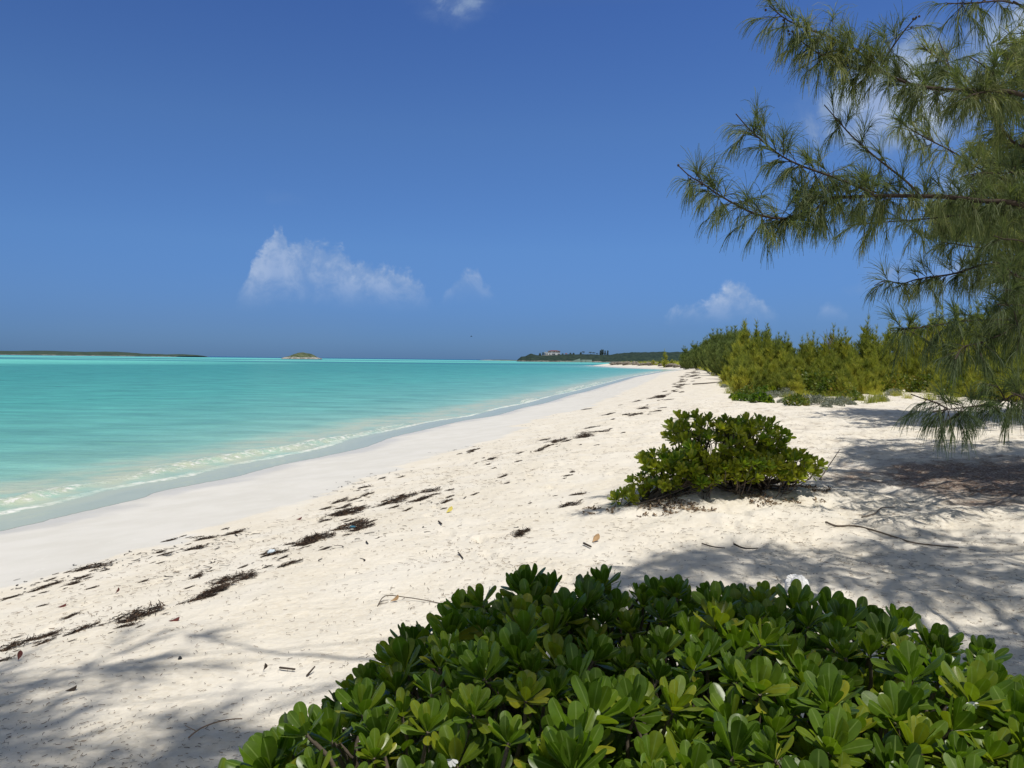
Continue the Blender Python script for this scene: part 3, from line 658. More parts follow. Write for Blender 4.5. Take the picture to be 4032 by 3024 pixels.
# name, pts tip -> trunk side, depth tip, depth end, base radius, density, tint (raised to paint sunlight into the lit limbs), reaches trunk
LIMBS = [
    (C4((730, 30), (830, 110), (960, 165), (1060, 205), (1200, 270), (1330, 380), (1450, 440), (1580, 475), (1750, 490), (1900, 495), (2118, 520)), 7.4, 8.2, 0.030, 1.35, 0.52, 1),
    (C4((1535, 90), (1480, 150), (1400, 260), (1330, 375)), 7.8, 8.0, 0.012, 0.9, 0.38, 0),
    (C4((850, 170), (950, 260), (1080, 330), (1200, 375), (1330, 385)), 7.5, 7.8, 0.012, 1.9, 0.68, 0),
    (C4((240, 905), (300, 960), (370, 1000), (440, 1050), (560, 1120), (660, 1165), (800, 1190), (930, 1165), (1010, 1120), (1060, 1080), (1180, 1072), (1330, 1065), (1550, 1068), (1700, 1072), (1900, 1095), (2118, 1118)), 7.2, 8.0, 0.034, 1.55, 0.48, 1),
    (C4((550, 620), (620, 700), (720, 790), (800, 850), (900, 900), (1010, 940), (1150, 990), (1300, 1055)), 7.4, 7.6, 0.013, 1.25, 0.44, 0),
    (C4((1030, 570), (1100, 650), (1180, 740), (1280, 830), (1380, 910), (1480, 990), (1550, 1060)), 8.0, 7.8, 0.012, 0.55, 0.42, 0),
    (C4((860, 1030), (950, 1060), (1060, 1078)), 7.5, 7.5, 0.009, 1.3, 0.5, 0),
    (C4((1700, 20), (1850, 15), (1990, 5), (2060, 20), (2118, 45)), 7.0, 7.4, 0.018, 0.9, 0.40, 1),
    (C4((1650, 210), (1700, 330), (1720, 400), (1760, 480)), 8.4, 8.2, 0.007, 0.8, 0.35, 0),
    (C4((1820, 310), (1900, 360), (1960, 420), (1990, 490)), 8.0, 8.2, 0.008, 0.9, 0.38, 0),
    (C4((1460, 560), (1530, 500), (1600, 480)), 8.2, 8.2, 0.006, 1.0, 0.35, 0),
    (C4((1780, 560), (1830, 520), (1900, 500), (2010, 500)), 7.7, 7.9, 0.008, 1.6, 0.66, 0),
    (C4((1560, 240), (1620, 300), (1700, 350), (1790, 420), (1900, 560), (2000, 700), (2118, 800)), 9.2, 9.8, 0.016, 1.0, 0.78, 1),
    (C4((1410, 640), (1480, 690), (1600, 760), (1700, 810), (1800, 870), (1900, 930), (2118, 1010)), 9.0, 9.8, 0.016, 0.9, 0.74, 1),
    (C4((1780, 960), (1880, 942), (2000, 944), (2118, 945)), 8.8, 9.2, 0.012, 1.2, 0.62, 1),
    (C4((1150, 1230), (1350, 1210), (1600, 1190), (1800, 1170), (2118, 1180)), 8.7, 9.4, 0.014, 0.8, 0.58, 1),
    (C5((1500, 112), (1600, 125), (1750, 150), (1900, 172), (2050, 215), (2212, 240)), 9.0, 9.5, 0.013, 0.9, 0.62, 1),
    (C5((950, 480), (1050, 440), (1180, 465), (1300, 430), (1450, 405), (1600, 385), (1740, 345), (1850, 310), (1990, 290), (2212, 260)), 8.6, 9.2, 0.018, 1.15, 0.58, 1),
    (C5((1090, 860), (1200, 852), (1450, 820), (1600, 795), (1750, 775), (1900, 770), (2100, 770), (2212, 775)), 7.6, 8.2, 0.018, 0.8, 0.22, 1),
    (C7((720, 870), (770, 780), (830, 725), (1000, 690), (1120, 640), (1230, 600), (1471, 520)), 7.4, 8.0, 0.014, 0.9, 0.22, 1),
    (C7((480, 1440), (650, 1415), (850, 1390), (1000, 1372), (1150, 1345), (1300, 1295), (1471, 1250)), 7.2, 7.8, 0.017, 0.8, 0.16, 1),
    (C7((240, 1250), (350, 1290), (450, 1320), (550, 1360), (640, 1410)), 7.2, 7.3, 0.008, 1.0, 0.20, 0),
    (C7((1050, 1150), (1180, 1170), (1230, 1240), (1260, 1300)), 7.5, 7.6, 0.007, 0.8, 0.2, 0),
    (C7((1330, 1230), (1400, 1260), (1471, 1290)), 7.4, 7.6, 0.010, 1.3, 0.4, 0),
    (C5((2060, 330), (2120, 380), (2212, 420)), 7.6, 7.9, 0.012, 0.7, 0.36, 1),
    (C5((2010, 520), (2100, 520), (2212, 540)), 7.5, 7.8, 0.012, 0.6, 0.34, 1),
    (C5((1990, 640), (2080, 650), (2212, 650)), 7.5, 7.8, 0.012, 0.5, 0.30, 1),
    (C5((1960, 60), (2050, 90), (2212, 110)), 7.7, 7.9, 0.012, 0.6, 0.4, 1),
    (C5((2130, 700), (2170, 850), (2212, 950)), 7.5, 7.8, 0.010, 0.6, 0.36, 0),
]
tree = empty('casuarina_tree', (TRUNK[0], TRUNK[1], float(tz(*TRUNK)[0])))
tag(tree, 'large feathery casuarina with drooping needle limbs reaching in from the right edge', 'tree')
tloc = np.array(tree.location)
tb = MB(); gz0 = tloc[2]
TP = np.array([[8.6, 10.2, gz0 - 0.2], [8.7, 10.25, gz0 + 1.5], [8.5, 10.1, gz0 + 3.5], [8.3, 10.0, gz0 + 6], [8.2, 9.7, gz0 + 8.5], [8.3, 9.6, gz0 + 10.5]])
TPr, _ = resample(TP, 0.3); tb.tube(TPr, np.linspace(0.24, 0.03, len(TPr)) + 0.08 * np.exp(-np.arange(len(TPr)) / 1.5), 12)
tb.build('trunk', M_BARK, tree, off=tloc)
def trunk_at(z):
    k = np.argmin(abs(TPr[:, 2] - z)); return TPr[k]
for pts, d0, d1, br, dens, tint, reach in LIMBS:
    ds = np.linspace(d0, d1, len(pts)); P = [at_depth(p[0], p[1], dd) for p, dd in zip(pts, ds)]
    wb, fb = MB(), MB()
    fol, _ = resample(P, 0.03); fol = fol[4:]
    if reach:
        e = P[-1]; tr_ = trunk_at(e[2] - 0.2 if e[2] > 2.2 else e[2]); P = P + [(e * 0.5 + tr_ * 0.5) + np.array([0, 0, 0.05]), tr_]
        fol2, _ = resample(P[-3:-1], 0.03)
    Pr, _ = resample(P, 0.06); wb.tube(Pr, np.linspace(0.005, br * (1.5 if reach else 1.0), len(Pr)), 7)
    up = 0.30 if tint > 0.3 else 0.18
    limb_foliage(fb, wb, fol, 1.0 * dens, 32, 0.235, 0.0056, tintm=tint - 0.08, upfrac=up)
    if reach: limb_foliage(fb, wb, fol2, 0.15, 30, 0.26, 0.007, tintm=tint, upfrac=0.2, seg=3)
    b = wb.build('limb', M_BARK, tree, off=tloc); fb.build('foliage', M_NEEDLE, b, off=tloc)
# small woody cones on the twigs of the longest limbs
for pts, d0, d1, br, dens, tint, reach in LIMBS[:5]:
    for _ in range(5):
        cn = MB(); k = rng.random() * 0.6; q = pts[int(k * (len(pts) - 1))]; c = at_depth(q[0] + rng.normal(0, 6), q[1] + rng.normal(3, 4), d0 + (d1 - d0) * k)
        cn.tube([c + np.array([0, 0, -.012]), c + np.array([0, 0, -.006]), c + np.array([0, 0, .006]), c + np.array([0, 0, .012])], [.004, .011, .011, .004], 7)
        cn.build('cone', M_BARK, tree, off=tloc)

sh_dx, sh_dy = sd.x / sd.z, sd.y / sd.z
def shade_wanted(P):
    """unseen crown parts shaped for their shadows: foliage stays only where shade should land"""
    h = P[:, 2] - 1.42; G = np.stack([P[:, 0] - h * sh_dx, P[:, 1] - h * sh_dy, np.full(len(P), 1.42)], 1)
    px, py, fr = project(G); inside = fr & (px > -80) & (px < 2300) & (py > 880) & (py < 1720)
    xb = np.interp(py, [880, 905, 960, 1000, 1040, 1100, 1150, 1168, 1185, 1220, 1260, 1300, 1345, 1660], [1850, 1720, 1850, 1810, 1770, 1860, 1930, 1600, 1400, 1250, 1270, 1330, 1500, 1600])
    p = np.where(px > xb, np.where(px > xb + 110, 1.02, 0.85), 0.0)
    p = np.where((np.abs(py - 1290 - 0.22 * (px - 1720)) < 66) & (px > 1600) & (px < 2160), -1.0, p)
    p = np.where((np.abs(py - 1110) < 26) & (px > 1840) & (px < 2050), 0.25, p)
    p = np.where((py > 1330) & (px > 780) & (px < 1550), 0.46, p)
    p = np.where((py > 1400) & (px > 1500), 0.74, p)
    wav = 14 * np.sin(px / 70.0)
    p = np.where((px < 720) & (py > 1482 + wav) & (py < 1560 + wav), 0.66, p)
    p = np.where((px < 720) & (py > 1618 + wav - 0.04 * px), 0.9, p)
    n = 0.5 + 0.9 * fbm(G[:, 0], G[:, 1], 0.9, 3, 123)
    return np.where(inside, n < p, True)
def crown_limbs(root, loc, trunk_pts, n, zlo, zhi, reach, tintm, allow, dirs=None, nl=26, nlen=0.42, w=0.012, dens=0.55, parts=4):
    """upper crown: limbs all round the trunk; pieces outside the allowed space are pruned"""
    wbs = [MB() for _ in range(parts)]; fbs = [MB() for _ in range(parts)]
    for i in range(n):
        z = rng.uniform(zlo, zhi); tp = trunk_pts[np.argmin(abs(trunk_pts[:, 2] - z))]
        a = rng.uniform(0, 2 * math.pi) if dirs is None else dirs[i % len(dirs)] + rng.normal(0, 0.22)
        fr = (z - zlo) / (zhi - zlo + 1e-6); L = reach * (1 - 0.45 * fr) * rng.uniform(0.75, 1.15)
        d = np.array([math.cos(a), math.sin(a), 0.0]); P = [tp]
        for k in range(1, 6):
            u = k / 5; P.append(tp + d * L * u + np.array([rng.normal(0, .15), rng.normal(0, .15), 0.8 * u * L * 0.22 - 0.3 * u * u * L * 0.2 + rng.normal(0, 0.06)]))
        Pr, _ = resample(P, 0.12); ok = allow(Pr)
        if ok.sum() < 4: continue
        cut = len(Pr) if ok.all() else max(int(np.argmin(ok)), 0)
        if cut < 4: continue
        Pr = Pr[:cut]
        okw = shade_wanted(Pr)
        if okw.mean() < 0.35: continue
        Pr = Pr[:len(okw) - int(np.argmax(okw[::-1]))]
        if len(Pr) < 4: continue
        q = i % parts; wbs[q].tube(Pr, np.linspace(0.05, 0.008, len(Pr)), 5)
        side = []
        for k in range(3, len(Pr), 3):
            sdv = np.cross(d, [0, 0, 1]) * rng.choice([-1, 1]) + d * 0.6 + np.array([0, 0, 0.2]); l2 = rng.uniform(0.4, 1.0)
            S, _ = resample([Pr[k], Pr[k] + sdv * l2 * .5, Pr[k] + sdv * l2], 0.12); S = S[allow(S)]
            if len(S) > 2 and shade_wanted(S).mean() > 0.5: wbs[q].tube(S, np.linspace(0.012, 0.004, len(S)), 4); side.append(S)
        for S in [Pr[2:]] + side:
            if len(S) > 2: limb_foliage(fbs[q], wbs[q], S, dens * 1.6, nl, nlen, w, (0.15, 0.4), tintm, 0.4, 2, keep=shade_wanted)
    for wb, fb in zip(wbs, fbs):
        if wb.n and fb.n: b = wb.build('limb', M_BARK, root, off=loc); fb.build('foliage', M_NEEDLE, b, off=loc)
def hidden(P, m=0.8):
    a = project(P - np.array([m, 0, 0])); b = project(P - np.array([0, 0, m])); c = project(P + np.array([m, 0, 0])); d = project(P + np.array([0, m, 0]))
    return (~d[2]) | (a[0] > 2225) | (b[1] < -20) | (c[0] < -20)
def out_of_frame(margin_r=2340, top=-75):
    def f(P):
        return hidden(P)
    return f
crown_limbs(tree, tloc, TPr, 72, gz0 + 2.2, gz0 + 10.2, 5.2, 0.42, out_of_frame(), dirs=[R(a) for a in (150, 175, 200, 225, 250, 120, 280, 310, 340, 10, 40, 70)], nlen=0.30)
# the second tree behind it, whose lit crown shows between the limbs
t2 = np.array([15.0, 20.5]); z2 = float(tz(*t2)[0])
tree2 = empty('casuarina_tree', (t2[0], t2[1], z2)); tag(tree2, 'paler sunlit casuarina behind the near tree limbs at the right edge', 'tree')
TP2, _ = resample([[15, 20.5, z2 - 0.2], [15.1, 20.4, z2 + 4], [14.8, 20.2, z2 + 8], [14.9, 20.2, z2 + 11]], 0.3)
b2 = MB(); b2.tube(TP2, np.linspace(0.26, 0.03, len(TP2)), 10); b2.build('trunk', M_BARK, tree2, off=(t2[0], t2[1], z2))
def allow2(P):
    px, py, fr = project(P); n = fbm(px, py, 90, 2, 4) * 50
    return hidden(P) | ((px + n > 2080) & (py + n < 430)) | ((px + n > 1960) & (py + n > 400) & (py + n < 530)) | ((px + n > 2170) & (py < 800))
crown_limbs(tree2, np.array([t2[0], t2[1], z2]), TP2, 60, z2 + 1.6, z2 + 10.6, 6.2, 0.66, allow2, nl=18, nlen=0.5, w=0.02, dens=0.45, parts=4, dirs=[R(a) for a in (170, 190, 210, 150, 230, 250, 130, 280, 0, 45, 320)])  # higher tint puts the sunlit look into its needle colour
# a third stands beside the photographer: only its shade is in the picture
t3 = np.array([4.6, -0.6]); z3 = float(tz(*t3)[0])
tree3 = empty('casuarina_tree', (t3[0], t3[1], z3)); tag(tree3, 'overhanging casuarina beside the viewpoint shading the foreground shrub', 'tree')
TP3, _ = resample([[4.6, -0.6, z3 - 0.2], [4.4, -0.3, z3 + 3], [3.9, 0.4, z3 + 6], [3.4, 1.2, z3 + 8.5], [3.2, 1.6, z3 + 10.5]], 0.3)
b3 = MB(); b3.tube(TP3, np.linspace(0.25, 0.03, len(TP3)), 10); b3.build('trunk', M_BARK, tree3, off=(t3[0], t3[1], z3))
def allow3(P):
    h = P[:, 2] - 1.4; gx = P[:, 0] - h * sh_dx; gy = P[:, 1] - h * sh_dy          # where its shadow lands
    px, py, fr = project(np.stack([gx, gy, np.full(len(gx), 1.4)], 1)); ax, ay, afr = project(P)
    hid = hidden(P)
    return hid & (P[:, 2] > 4.0)
crown_limbs(tree3, np.array([t3[0], t3[1], z3]), TP3, 30, z3 + 4.5, z3 + 10.2, 5.8, 0.42, allow3, dirs=[R(a) for a in (75, 95, 110, 60, 125, 40, 150, 180, 165, 20)])
# long limbs high over the left foreground
for yy, zz, xe in ((0.35, 9.0, -1.2), (0.9, 8.8, -2.0), (1.35, 9.3, -1.5), (0.0, 8.2, -1.4)):
    wb, fb = MB(), MB()
    P, _ = resample([TP3[-12], [2.0, yy + 0.2, zz + .1], [0.6, yy + .1, zz + .1], [-0.6, yy, zz], [xe, yy - .1, zz - .3]], 0.06)
    wb.tube(P, np.linspace(0.013, 0.004, len(P)), 5)
    limb_foliage(fb, wb, P[28:], 4.5, 26, 0.36, 0.013, (0.15, 0.8), 0.42, 0.4, 2, keep=shade_wanted)
    b = wb.build('limb', M_BARK, tree3, off=(t3[0], t3[1], z3)); fb.build('foliage', M_NEEDLE, b, off=(t3[0], t3[1], z3))

# ================================================================== dune thicket of young casuarinas
def young_tree(h, wide, seed, mat, nneed=2600, w=0.016, nlen=0.20, name='casuarina_sapling'):
    global rng
    rng = np.random.default_rng(seed)
    wb, fb = MB(), MB(); root = empty(name, (0, 0, 0))
    lean = rng.normal(0, 0.05, 2) * h
    T, _ = resample([[0, 0, -0.1], [lean[0] * .3, lean[1] * .3, h * .5], [lean[0], lean[1], h]], h / 14); wb.tube(T, np.linspace(0.012 * h + .006, 0.004, len(T)), 5)
    nb = int(24 + 8 * h)
    tips = []
    for i in range(nb):
        u = rng.uniform(0.03, 0.86); k = int(u * (len(T) - 1)); a = rng.uniform(0, 6.283); L = wide * (0.16 + 1.0 * (1 - u) ** 1.1) * rng.uniform(0.6, 1.15)
        d = np.array([math.cos(a), math.sin(a), 0]); up = rng.uniform(0.55, 1.1)
        B = [T[k], T[k] + d * L * 0.5 + np.array([0, 0, up * L * 0.35]), T[k] + d * L * 0.85 + np.array([0, 0, up * L * 0.95])]
        B, _ = resample(B, 0.10); wb.tube(B, np.linspace(0.008, 0.003, len(B)), 3); tips.append((B, rng.normal(0, 0.11)))
    tips.append((T[len(T) // 3:], 0.0)); tot = sum(len(b[0]) for b in tips)
    for B, tn in tips:
        m = max(8, int(nneed * len(B) / tot)); u = rng.random(m) ** 0.8; q = B[np.minimum((u * len(B)).astype(int), len(B) - 1)] + rng.normal(0, 0.018, (m, 3))
        dd = rdirs(m) * 0.55 + np.array([0, 0, 0.85]); hh = q[:, 2] / h
        fb.ribbons(q, dd, nlen * rng.uniform(0.6, 1.4, m), w, 0.10, 2, np.clip(0.60 - 0.28 * hh + tn + rng.normal(0, 0.12, m), 0, 1), 0.4)
    wb.build('trunk', M_BARK, root); fb.build('crown', mat, root)
    return root
protos = []
for k, (h, wd) in enumerate([(1.0, 0.42), (1.3, 0.5), (1.7, 0.55), (2.1, 0.62), (2.4, 0.7), (2.8, 0.72), (1.5, 0.7)]):
    protos.append((h, young_tree(h, wd, 100 + k, M_THICK, int(1400 + 1150 * h))))
bigp = []
for k, (h, wd) in enumerate([(3.6, 1.3), (4.2, 1.5), (3.2, 1.2)]):
    bigp.append((h, young_tree(h, wd, 200 + k, M_THICKFAR, 6500, 0.030, 0.30)))
rng = np.random.default_rng(99)
first = {}
def place(proto, loc, s, rz, label, group, cat='tree', sxy=None, kind=None):
    if id(proto) in first: o = copy_tree(proto)
    else: o = proto; first[id(proto)] = 1
    o.location = loc; o.rotation_euler = (rng.normal(0, 0.05), rng.normal(0, 0.05), rz); o.scale = (s if sxy is None else sxy, s if sxy is None else sxy, s)
    tag(o, label, cat, group); return o
# vegetation line along the back of the beach, in metres on the map
VEG = np.array([on_plane(x, y, 1.5)[:2] for x, y in [(1455, 790.5), (1505, 797), (1550, 810), (1572, 838), (1600, 852), (1700, 858), (1800, 862), (1900, 858), (1950, 846), (1985, 852), (2080, 868), (2212, 880)]])
def skyline(px):
    """display y of the thicket top for a display x"""
    return np.interp(px, [1420, 1450, 1480, 1510, 1545, 1575, 1600, 1630, 1660, 1680, 1700, 1715, 1740, 1770, 1800, 1850, 1900, 1950, 2000, 2060, 2120, 2212, 2500],
                     [770, 757, 742, 738, 715, 708, 706, 704, 710, 722, 732, 738, 732, 716, 712, 704, 690, 684, 668, 652, 640, 620, 600])
placed = []
def try_tree(px, Y, hmul=1.0, minh=0.7, big=False):
    c = at_depth(px, 790, Y); x, y = c[0], Y
    d = shore_d(x, y)[0]
    if d < (9.5 if Y < 100 else 3.2): return
    g = tz(x, y, detail=False)[0]
    top = at_depth(px, float(skyline(px)), Y)[2]
    h = (top - g) * hmul
    if h < minh: return
    L = bigp if big else protos
    hs = np.array([a for a, _ in L]); k = int(np.argmin(abs(hs - h) + rng.random(len(hs)) * 0.5)); s = h / hs[k]
    if not big: s = min(s, 1.9)
    lab = 'bushy darker casuarina on the high dune behind the thicket' if big else ('tall young casuarina on the skyline of the dune thicket' if hmul > 0.85 else ('low olive green casuarina sapling at the front of the dune thicket' if hmul < 0.5 else 'olive green young casuarina inside the dense dune thicket'))
    place(L[k][1], (x, y, g - 0.03), s, rng.uniform(0, 6.28), lab, 'young casuarinas of the dune thicket' if not big else 'bushy casuarinas on the high dune')
# front rows to skyline, right hand part (35 - 60 m)
for px in np.arange(1592, 2260, 15.5):
    base = VEG[:, 1]; pxs = np.array([project([[v[0], v[1], 1.5]])[0][0] for v in VEG])
    Y0 = float(np.interp(px, pxs, base))
    gap = 1945 < px < 1985
    for k, (dy, hm) in enumerate([(2.2, 0.20), (4.4, 0.34), (7.2, 0.48), (11.0, 0.64), (16.0, 0.82), (22.0, 0.97)]):
        if gap and k < 2: continue
        if k == 0 and rng.random() < 0.5: continue
        try_tree(px + rng.normal(0, 5), Y0 + dy + rng.normal(0, 0.7), hm * rng.uniform(0.86, 1.10) + (0.04 if k == 5 and rng.random() < .4 else 0))
# receding left part towards the spit (45 - 240 m)
for Y, xs in [(46, (1585, 1640, 12)), (56, (1572, 1640, 11)), (70, (1568, 1640, 11)), (88, (1562, 1632, 10)), (110, (1545, 1612, 9)), (140, (1528, 1592, 9)), (175, (1505, 1560, 8)), (215, (1480, 1530, 7)), (260, (1455, 1520, 7))]:
    for px in np.arange(*xs):
        hm = rng.uniform(0.22, 0.42) if Y < 60 else (rng.uniform(0.45, 0.7) if Y < 90 else rng.uniform(0.78, 1.02))
        try_tree(px + rng.normal(0, 2), Y * rng.uniform(0.96, 1.04), hm, 1.2, Y > 105)
for px, Y, hm in [(1548, 92, 1.0), (1565, 96, 1.02), (1582, 88, 1.0), (1600, 92, 1.0), (1618, 86, 1.04), (1636, 90, 1.03), (1655, 86, 1.0), (1572, 74, 0.84), (1592, 72, 0.82), (1612, 74, 0.86), (1634, 70, 0.84), (1655, 72, 0.86), (1672, 78, 0.97), (1686, 76, 0.96), (1700, 72, 0.95), (1716, 70, 0.92), (1732, 74, 0.96), (1690, 58, 0.8), (1712, 60, 0.78), (1738, 62, 0.85)]:
    try_tree(px, Y, hm, 1.5, True)
for px, py, Y, s in [(1436, 752, 300, 1.9), (1410, 765, 330, 1.2), (1425, 768, 320, 1.1), (1452, 766, 300, 1.4)]:
    x = at_depth(px, 790, Y)[0]
    place(protos[5][1] if s > 1.5 else protos[6][1], (x, Y, float(tz(x, Y, detail=False)[0])), s * 1.3, rng.uniform(0, 6), 'lone casuarina standing apart on the far sand spit' if s > 1.5 else 'small casuarina on the far sand spit', 'casuarinas on the far sand spit' if s <= 1.5 else None)
for h, p in protos + bigp:
    if id(p) not in first:
        for ch in list(p.children): bpy.data.objects.remove(ch)
        bpy.data.objects.remove(p)
# bare grey tree on the skyline
x, Y = at_depth(1790, 790, 52)[0], 52.0
dt = empty('dead_tree', (x, Y, float(tz(x, Y)[0]))); tag(dt, 'bare grey dead tree rising out of the thicket skyline', 'tree')
mb = MB(); top = at_depth(1790, 712, Y)[2] - dt.location[2]
mb.tube([[0, 0, 0], [0.05, 0, top * 0.5], [0, 0.0, top * 0.78]], [0.07, 0.05, 0.03], 6); mb.build('trunk', M_STEM, dt)
mb = MB()
for a in (-1.0, -0.55, -0.2, 0.25, 0.6, 1.0):
    mb.tube([[0, 0, top * (0.6 + 0.1 * abs(a))], [a * 0.35, 0.1, top * 0.86], [a * 0.62, 0.2, top * (1.04 - 0.12 * abs(a))]], [0.025, 0.016, 0.008], 4)
mb.build('branches', M_STEM, dt)

# ---- low plants along the front of the dune
def low_shrub(name, rad, h, mat, seed, nleaf=900, ls=0.045, wood=M_STEM):
    global rng
    rng = np.random.default_rng(seed); root = empty(name, (0, 0, 0)); fo, st = MB(), MB()
    v = rng.normal(size=(nleaf, 3)); v /= np.linalg.norm(v, axis=1)[:, None]; v[:, 2] = abs(v[:, 2]); rr_ = rng.uniform(0.45, 1.0, nleaf) ** 0.6
    lump = 1 + 0.28 * fbm(v[:, 0] * 3, v[:, 1] * 3 + v[:, 2], 0.8, 3, seed)
    P = v * (rr_ * lump)[:, None] * np.array([rad, rad, h]); ax = v * 0.7 + rng.normal(0, 0.6, (nleaf, 3)) + np.array([0, 0, 0.3])
    L = ls * rng.uniform(0.7, 1.4, nleaf)
    leaf_batch(fo, P, ax, rng.normal(0, 1, (nleaf, 3)) + np.array([0, 0, 1.0]), L, L * 0.42, rng.normal(0, .1, nleaf), np.zeros(nleaf), np.clip(0.45 + 0.5 * fbm(P[:, 0], P[:, 1], 0.3, 2, seed) + rng.normal(0, 0.14, nleaf), 0, 1), 4, 3)
    for i in range(14):
        e = P[rng.integers(nleaf)]; st.tube([[0, 0, -0.03], e * 0.5 + rng.normal(0, .03, 3), e], [0.012, 0.008, 0.004], 4)
    fo.build('foliage', mat, root); st.build('stems', wood, root); return root
def leaf_w(m): return m
greens = [low_shrub('leafy_shrub', 0.75, 0.75, M_GRAPE, 300, 1500, 0.085), low_shrub('leafy_shrub', 0.45, 0.4, M_GRAPE, 301, 700, 0.07)]
brights = [low_shrub('leafy_shrub', 0.45, 0.38, M_LEAF, 303, 700, 0.08), low_shrub('leafy_shrub', 0.25, 0.22, M_LEAF, 304, 300, 0.07)]
silvers = [low_shrub('silver_shrub', 0.50, 0.36, M_SILVER, 305, 1100, 0.045), low_shrub('silver_shrub', 0.28, 0.22, M_SILVER, 306, 500, 0.04)]
rng = np.random.default_rng(17)
def put(proto, px, py, s, label, group=None, cat='shrub', dz=0.0):
    g = ground(px, py + (9 if cat == 'shrub' and py > 815 else 0)); s = s * ((0.85 if 'silver' in proto.name else 1.25) if cat == 'shrub' else 1); return place(proto, (g[0], g[1], g[2] - 0.02 + dz), s, rng.uniform(0, 6.28), label, group, cat)
for px, py, s in [(1745, 838, 1.35), (1775, 842, 1.2), (1715, 832, 1.1), (1800, 846, 1.0), (1700, 822, 1.2), (1680, 818, 1.3), (1655, 815, 1.2), (1760, 825, 1.3), (1640, 822, 1.1), (1905, 838, 1.0), (1925, 832, 1.0), (2000, 838, 1.0), (2080, 846, .9), (2150, 856, .9)]:
    put(greens[0], px, py, s, 'leathery yellow green shrub at the foot of the dune thicket', 'leathery shrubs along the dune foot')
for px, py, s in [(1622, 848, 1.0), (1608, 853, 0.9), (1720, 868, 0.8), (1835, 858, .9)]:
    put(greens[1], px, py, s, 'small yellow green shrub at the edge of the sand', 'small shrubs at the sand edge')
for px, py, s in [(1672, 815, 1.7), (1660, 845, 1.0), (1640, 838, 1.3)]:
    put(brights[0], px, py, s, 'bright green shrub low in the dune plants', 'bright green shrubs in the dune plants')
for px, py, s in [(1602, 858, 1.1), (1642, 862, 1.4), (1590, 852, .9), (1660, 862, 0.8)]:
    put(brights[1], px, py, s, 'little bright green plant growing out on open sand', 'little green plants on the sand')
for px, py, s in [(1690, 845, 1.35), (1672, 850, 1.0), (1655, 852, .9), (1705, 850, 1.0), (1680, 828, 1.2), (1660, 835, 1.0), (1640, 858, .9), (1745, 862, 1.1), (1770, 866, 1.1), (1800, 868, 1.0), (1820, 864, 0.9), (1930, 846, 1.0), (1900, 860, 0.9)]:
    put(silvers[0], px, py, s, 'silver grey shrub at the foot of the dune', 'silver shrubs at the dune foot')
for px, py, s in [(1625, 855, 1.0), (1650, 860, 1.0), (1690, 862, 0.9), (1720, 860, 1.0), (1785, 872, .9), (1840, 866, .9), (1565, 828, 1.2), (1560, 820, 1.4), (1545, 808, 1.8), (1532, 802, 2.2), (1518, 799, 2.6), (1500, 796, 3.2)]:
    put(silvers[1], px, py, s, 'small grey dune plant at the edge of the sand', 'small grey dune plants')
for p in greens + brights + silvers:
    pass

# dune grass tufts
def grass(seed):
    global rng
    rng = np.random.default_rng(seed); mb = MB(); n = 130
    mb.ribbons(rng.normal(0, 0.10, (n, 3)) * np.array([1, 1, 0]), rdirs(n, 1.8, 0.6), rng.uniform(0.2, 0.5, n), 0.010, 0.10, 3, np.clip(rng.normal(0.6, 0.2, n), 0, 1), 0.2)
    return mb.build('grass_tuft', M_THICK)
gt = grass(400); rng = np.random.default_rng(18)
for k, (px, py) in enumerate([(1700, 864), (1735, 868), (1760, 870), (1790, 872), (1830, 872), (1860, 868), (1880, 872), (1905, 870), (1935, 856), (1575, 850), (1580, 838), (1600, 846), (1615, 858), (1960, 862), (2010, 866), (2060, 872), (2130, 880), (1810, 856), (1755, 852), (1560, 834), (1540, 812)]):
    put(gt, px, py, rng.uniform(0.7, 1.3), 'wispy grass tuft at the front edge of the dune plants', 'grass tufts on the dune front', 'grass')
# vegetation covering the ground between the trees: past counting
def ground_cover():
    global rng
    rng = np.random.default_rng(55); mb = MB(); n = 60000
    px = rng.uniform(1330, 2300, n); lo = np.interp(px, [1330, 1450, 1505, 1550, 1572, 1700, 1900, 1960, 2212, 2300], [330, 290, 185, 95, 46, 36, 36, 42, 30, 28])
    Y = lo + rng.exponential(0.22, n) * lo + 1.5 + fbm(px, px * 0, 30, 2, 3) * lo * 0.06
    x = np.array([at_depth(a, 790, b)[0] for a, b in zip(px, Y)]); d = shore_d(x, Y)
    ok = (d > 10.5) & (Y < 420) & (fbm(x, Y, 3.5, 3, 71) > -0.28); x, Y = x[ok], Y[ok]; z = tz(x, Y, detail=False)
    m = len(x); sc_ = np.clip(Y / 45, 0.9, 5)
    mb.ribbons(np.stack([x, Y, z], 1), rdirs(m, 0.8, 0.7), 0.30 * sc_ * rng.uniform(0.5, 1.4, m), 0.035 * sc_, 0.25, 2, np.clip(0.55 + 0.6 * fbm(x, Y, 2.5, 2, 9) + rng.normal(0, 0.12, m), 0, 1), 0.3)
    return tag(mb.build('ground_cover', M_THICK), 'low scrub and creeping plants covering the dune between the trees', 'ground cover', kind='stuff')
ground_cover(); rng = np.random.default_rng(19)

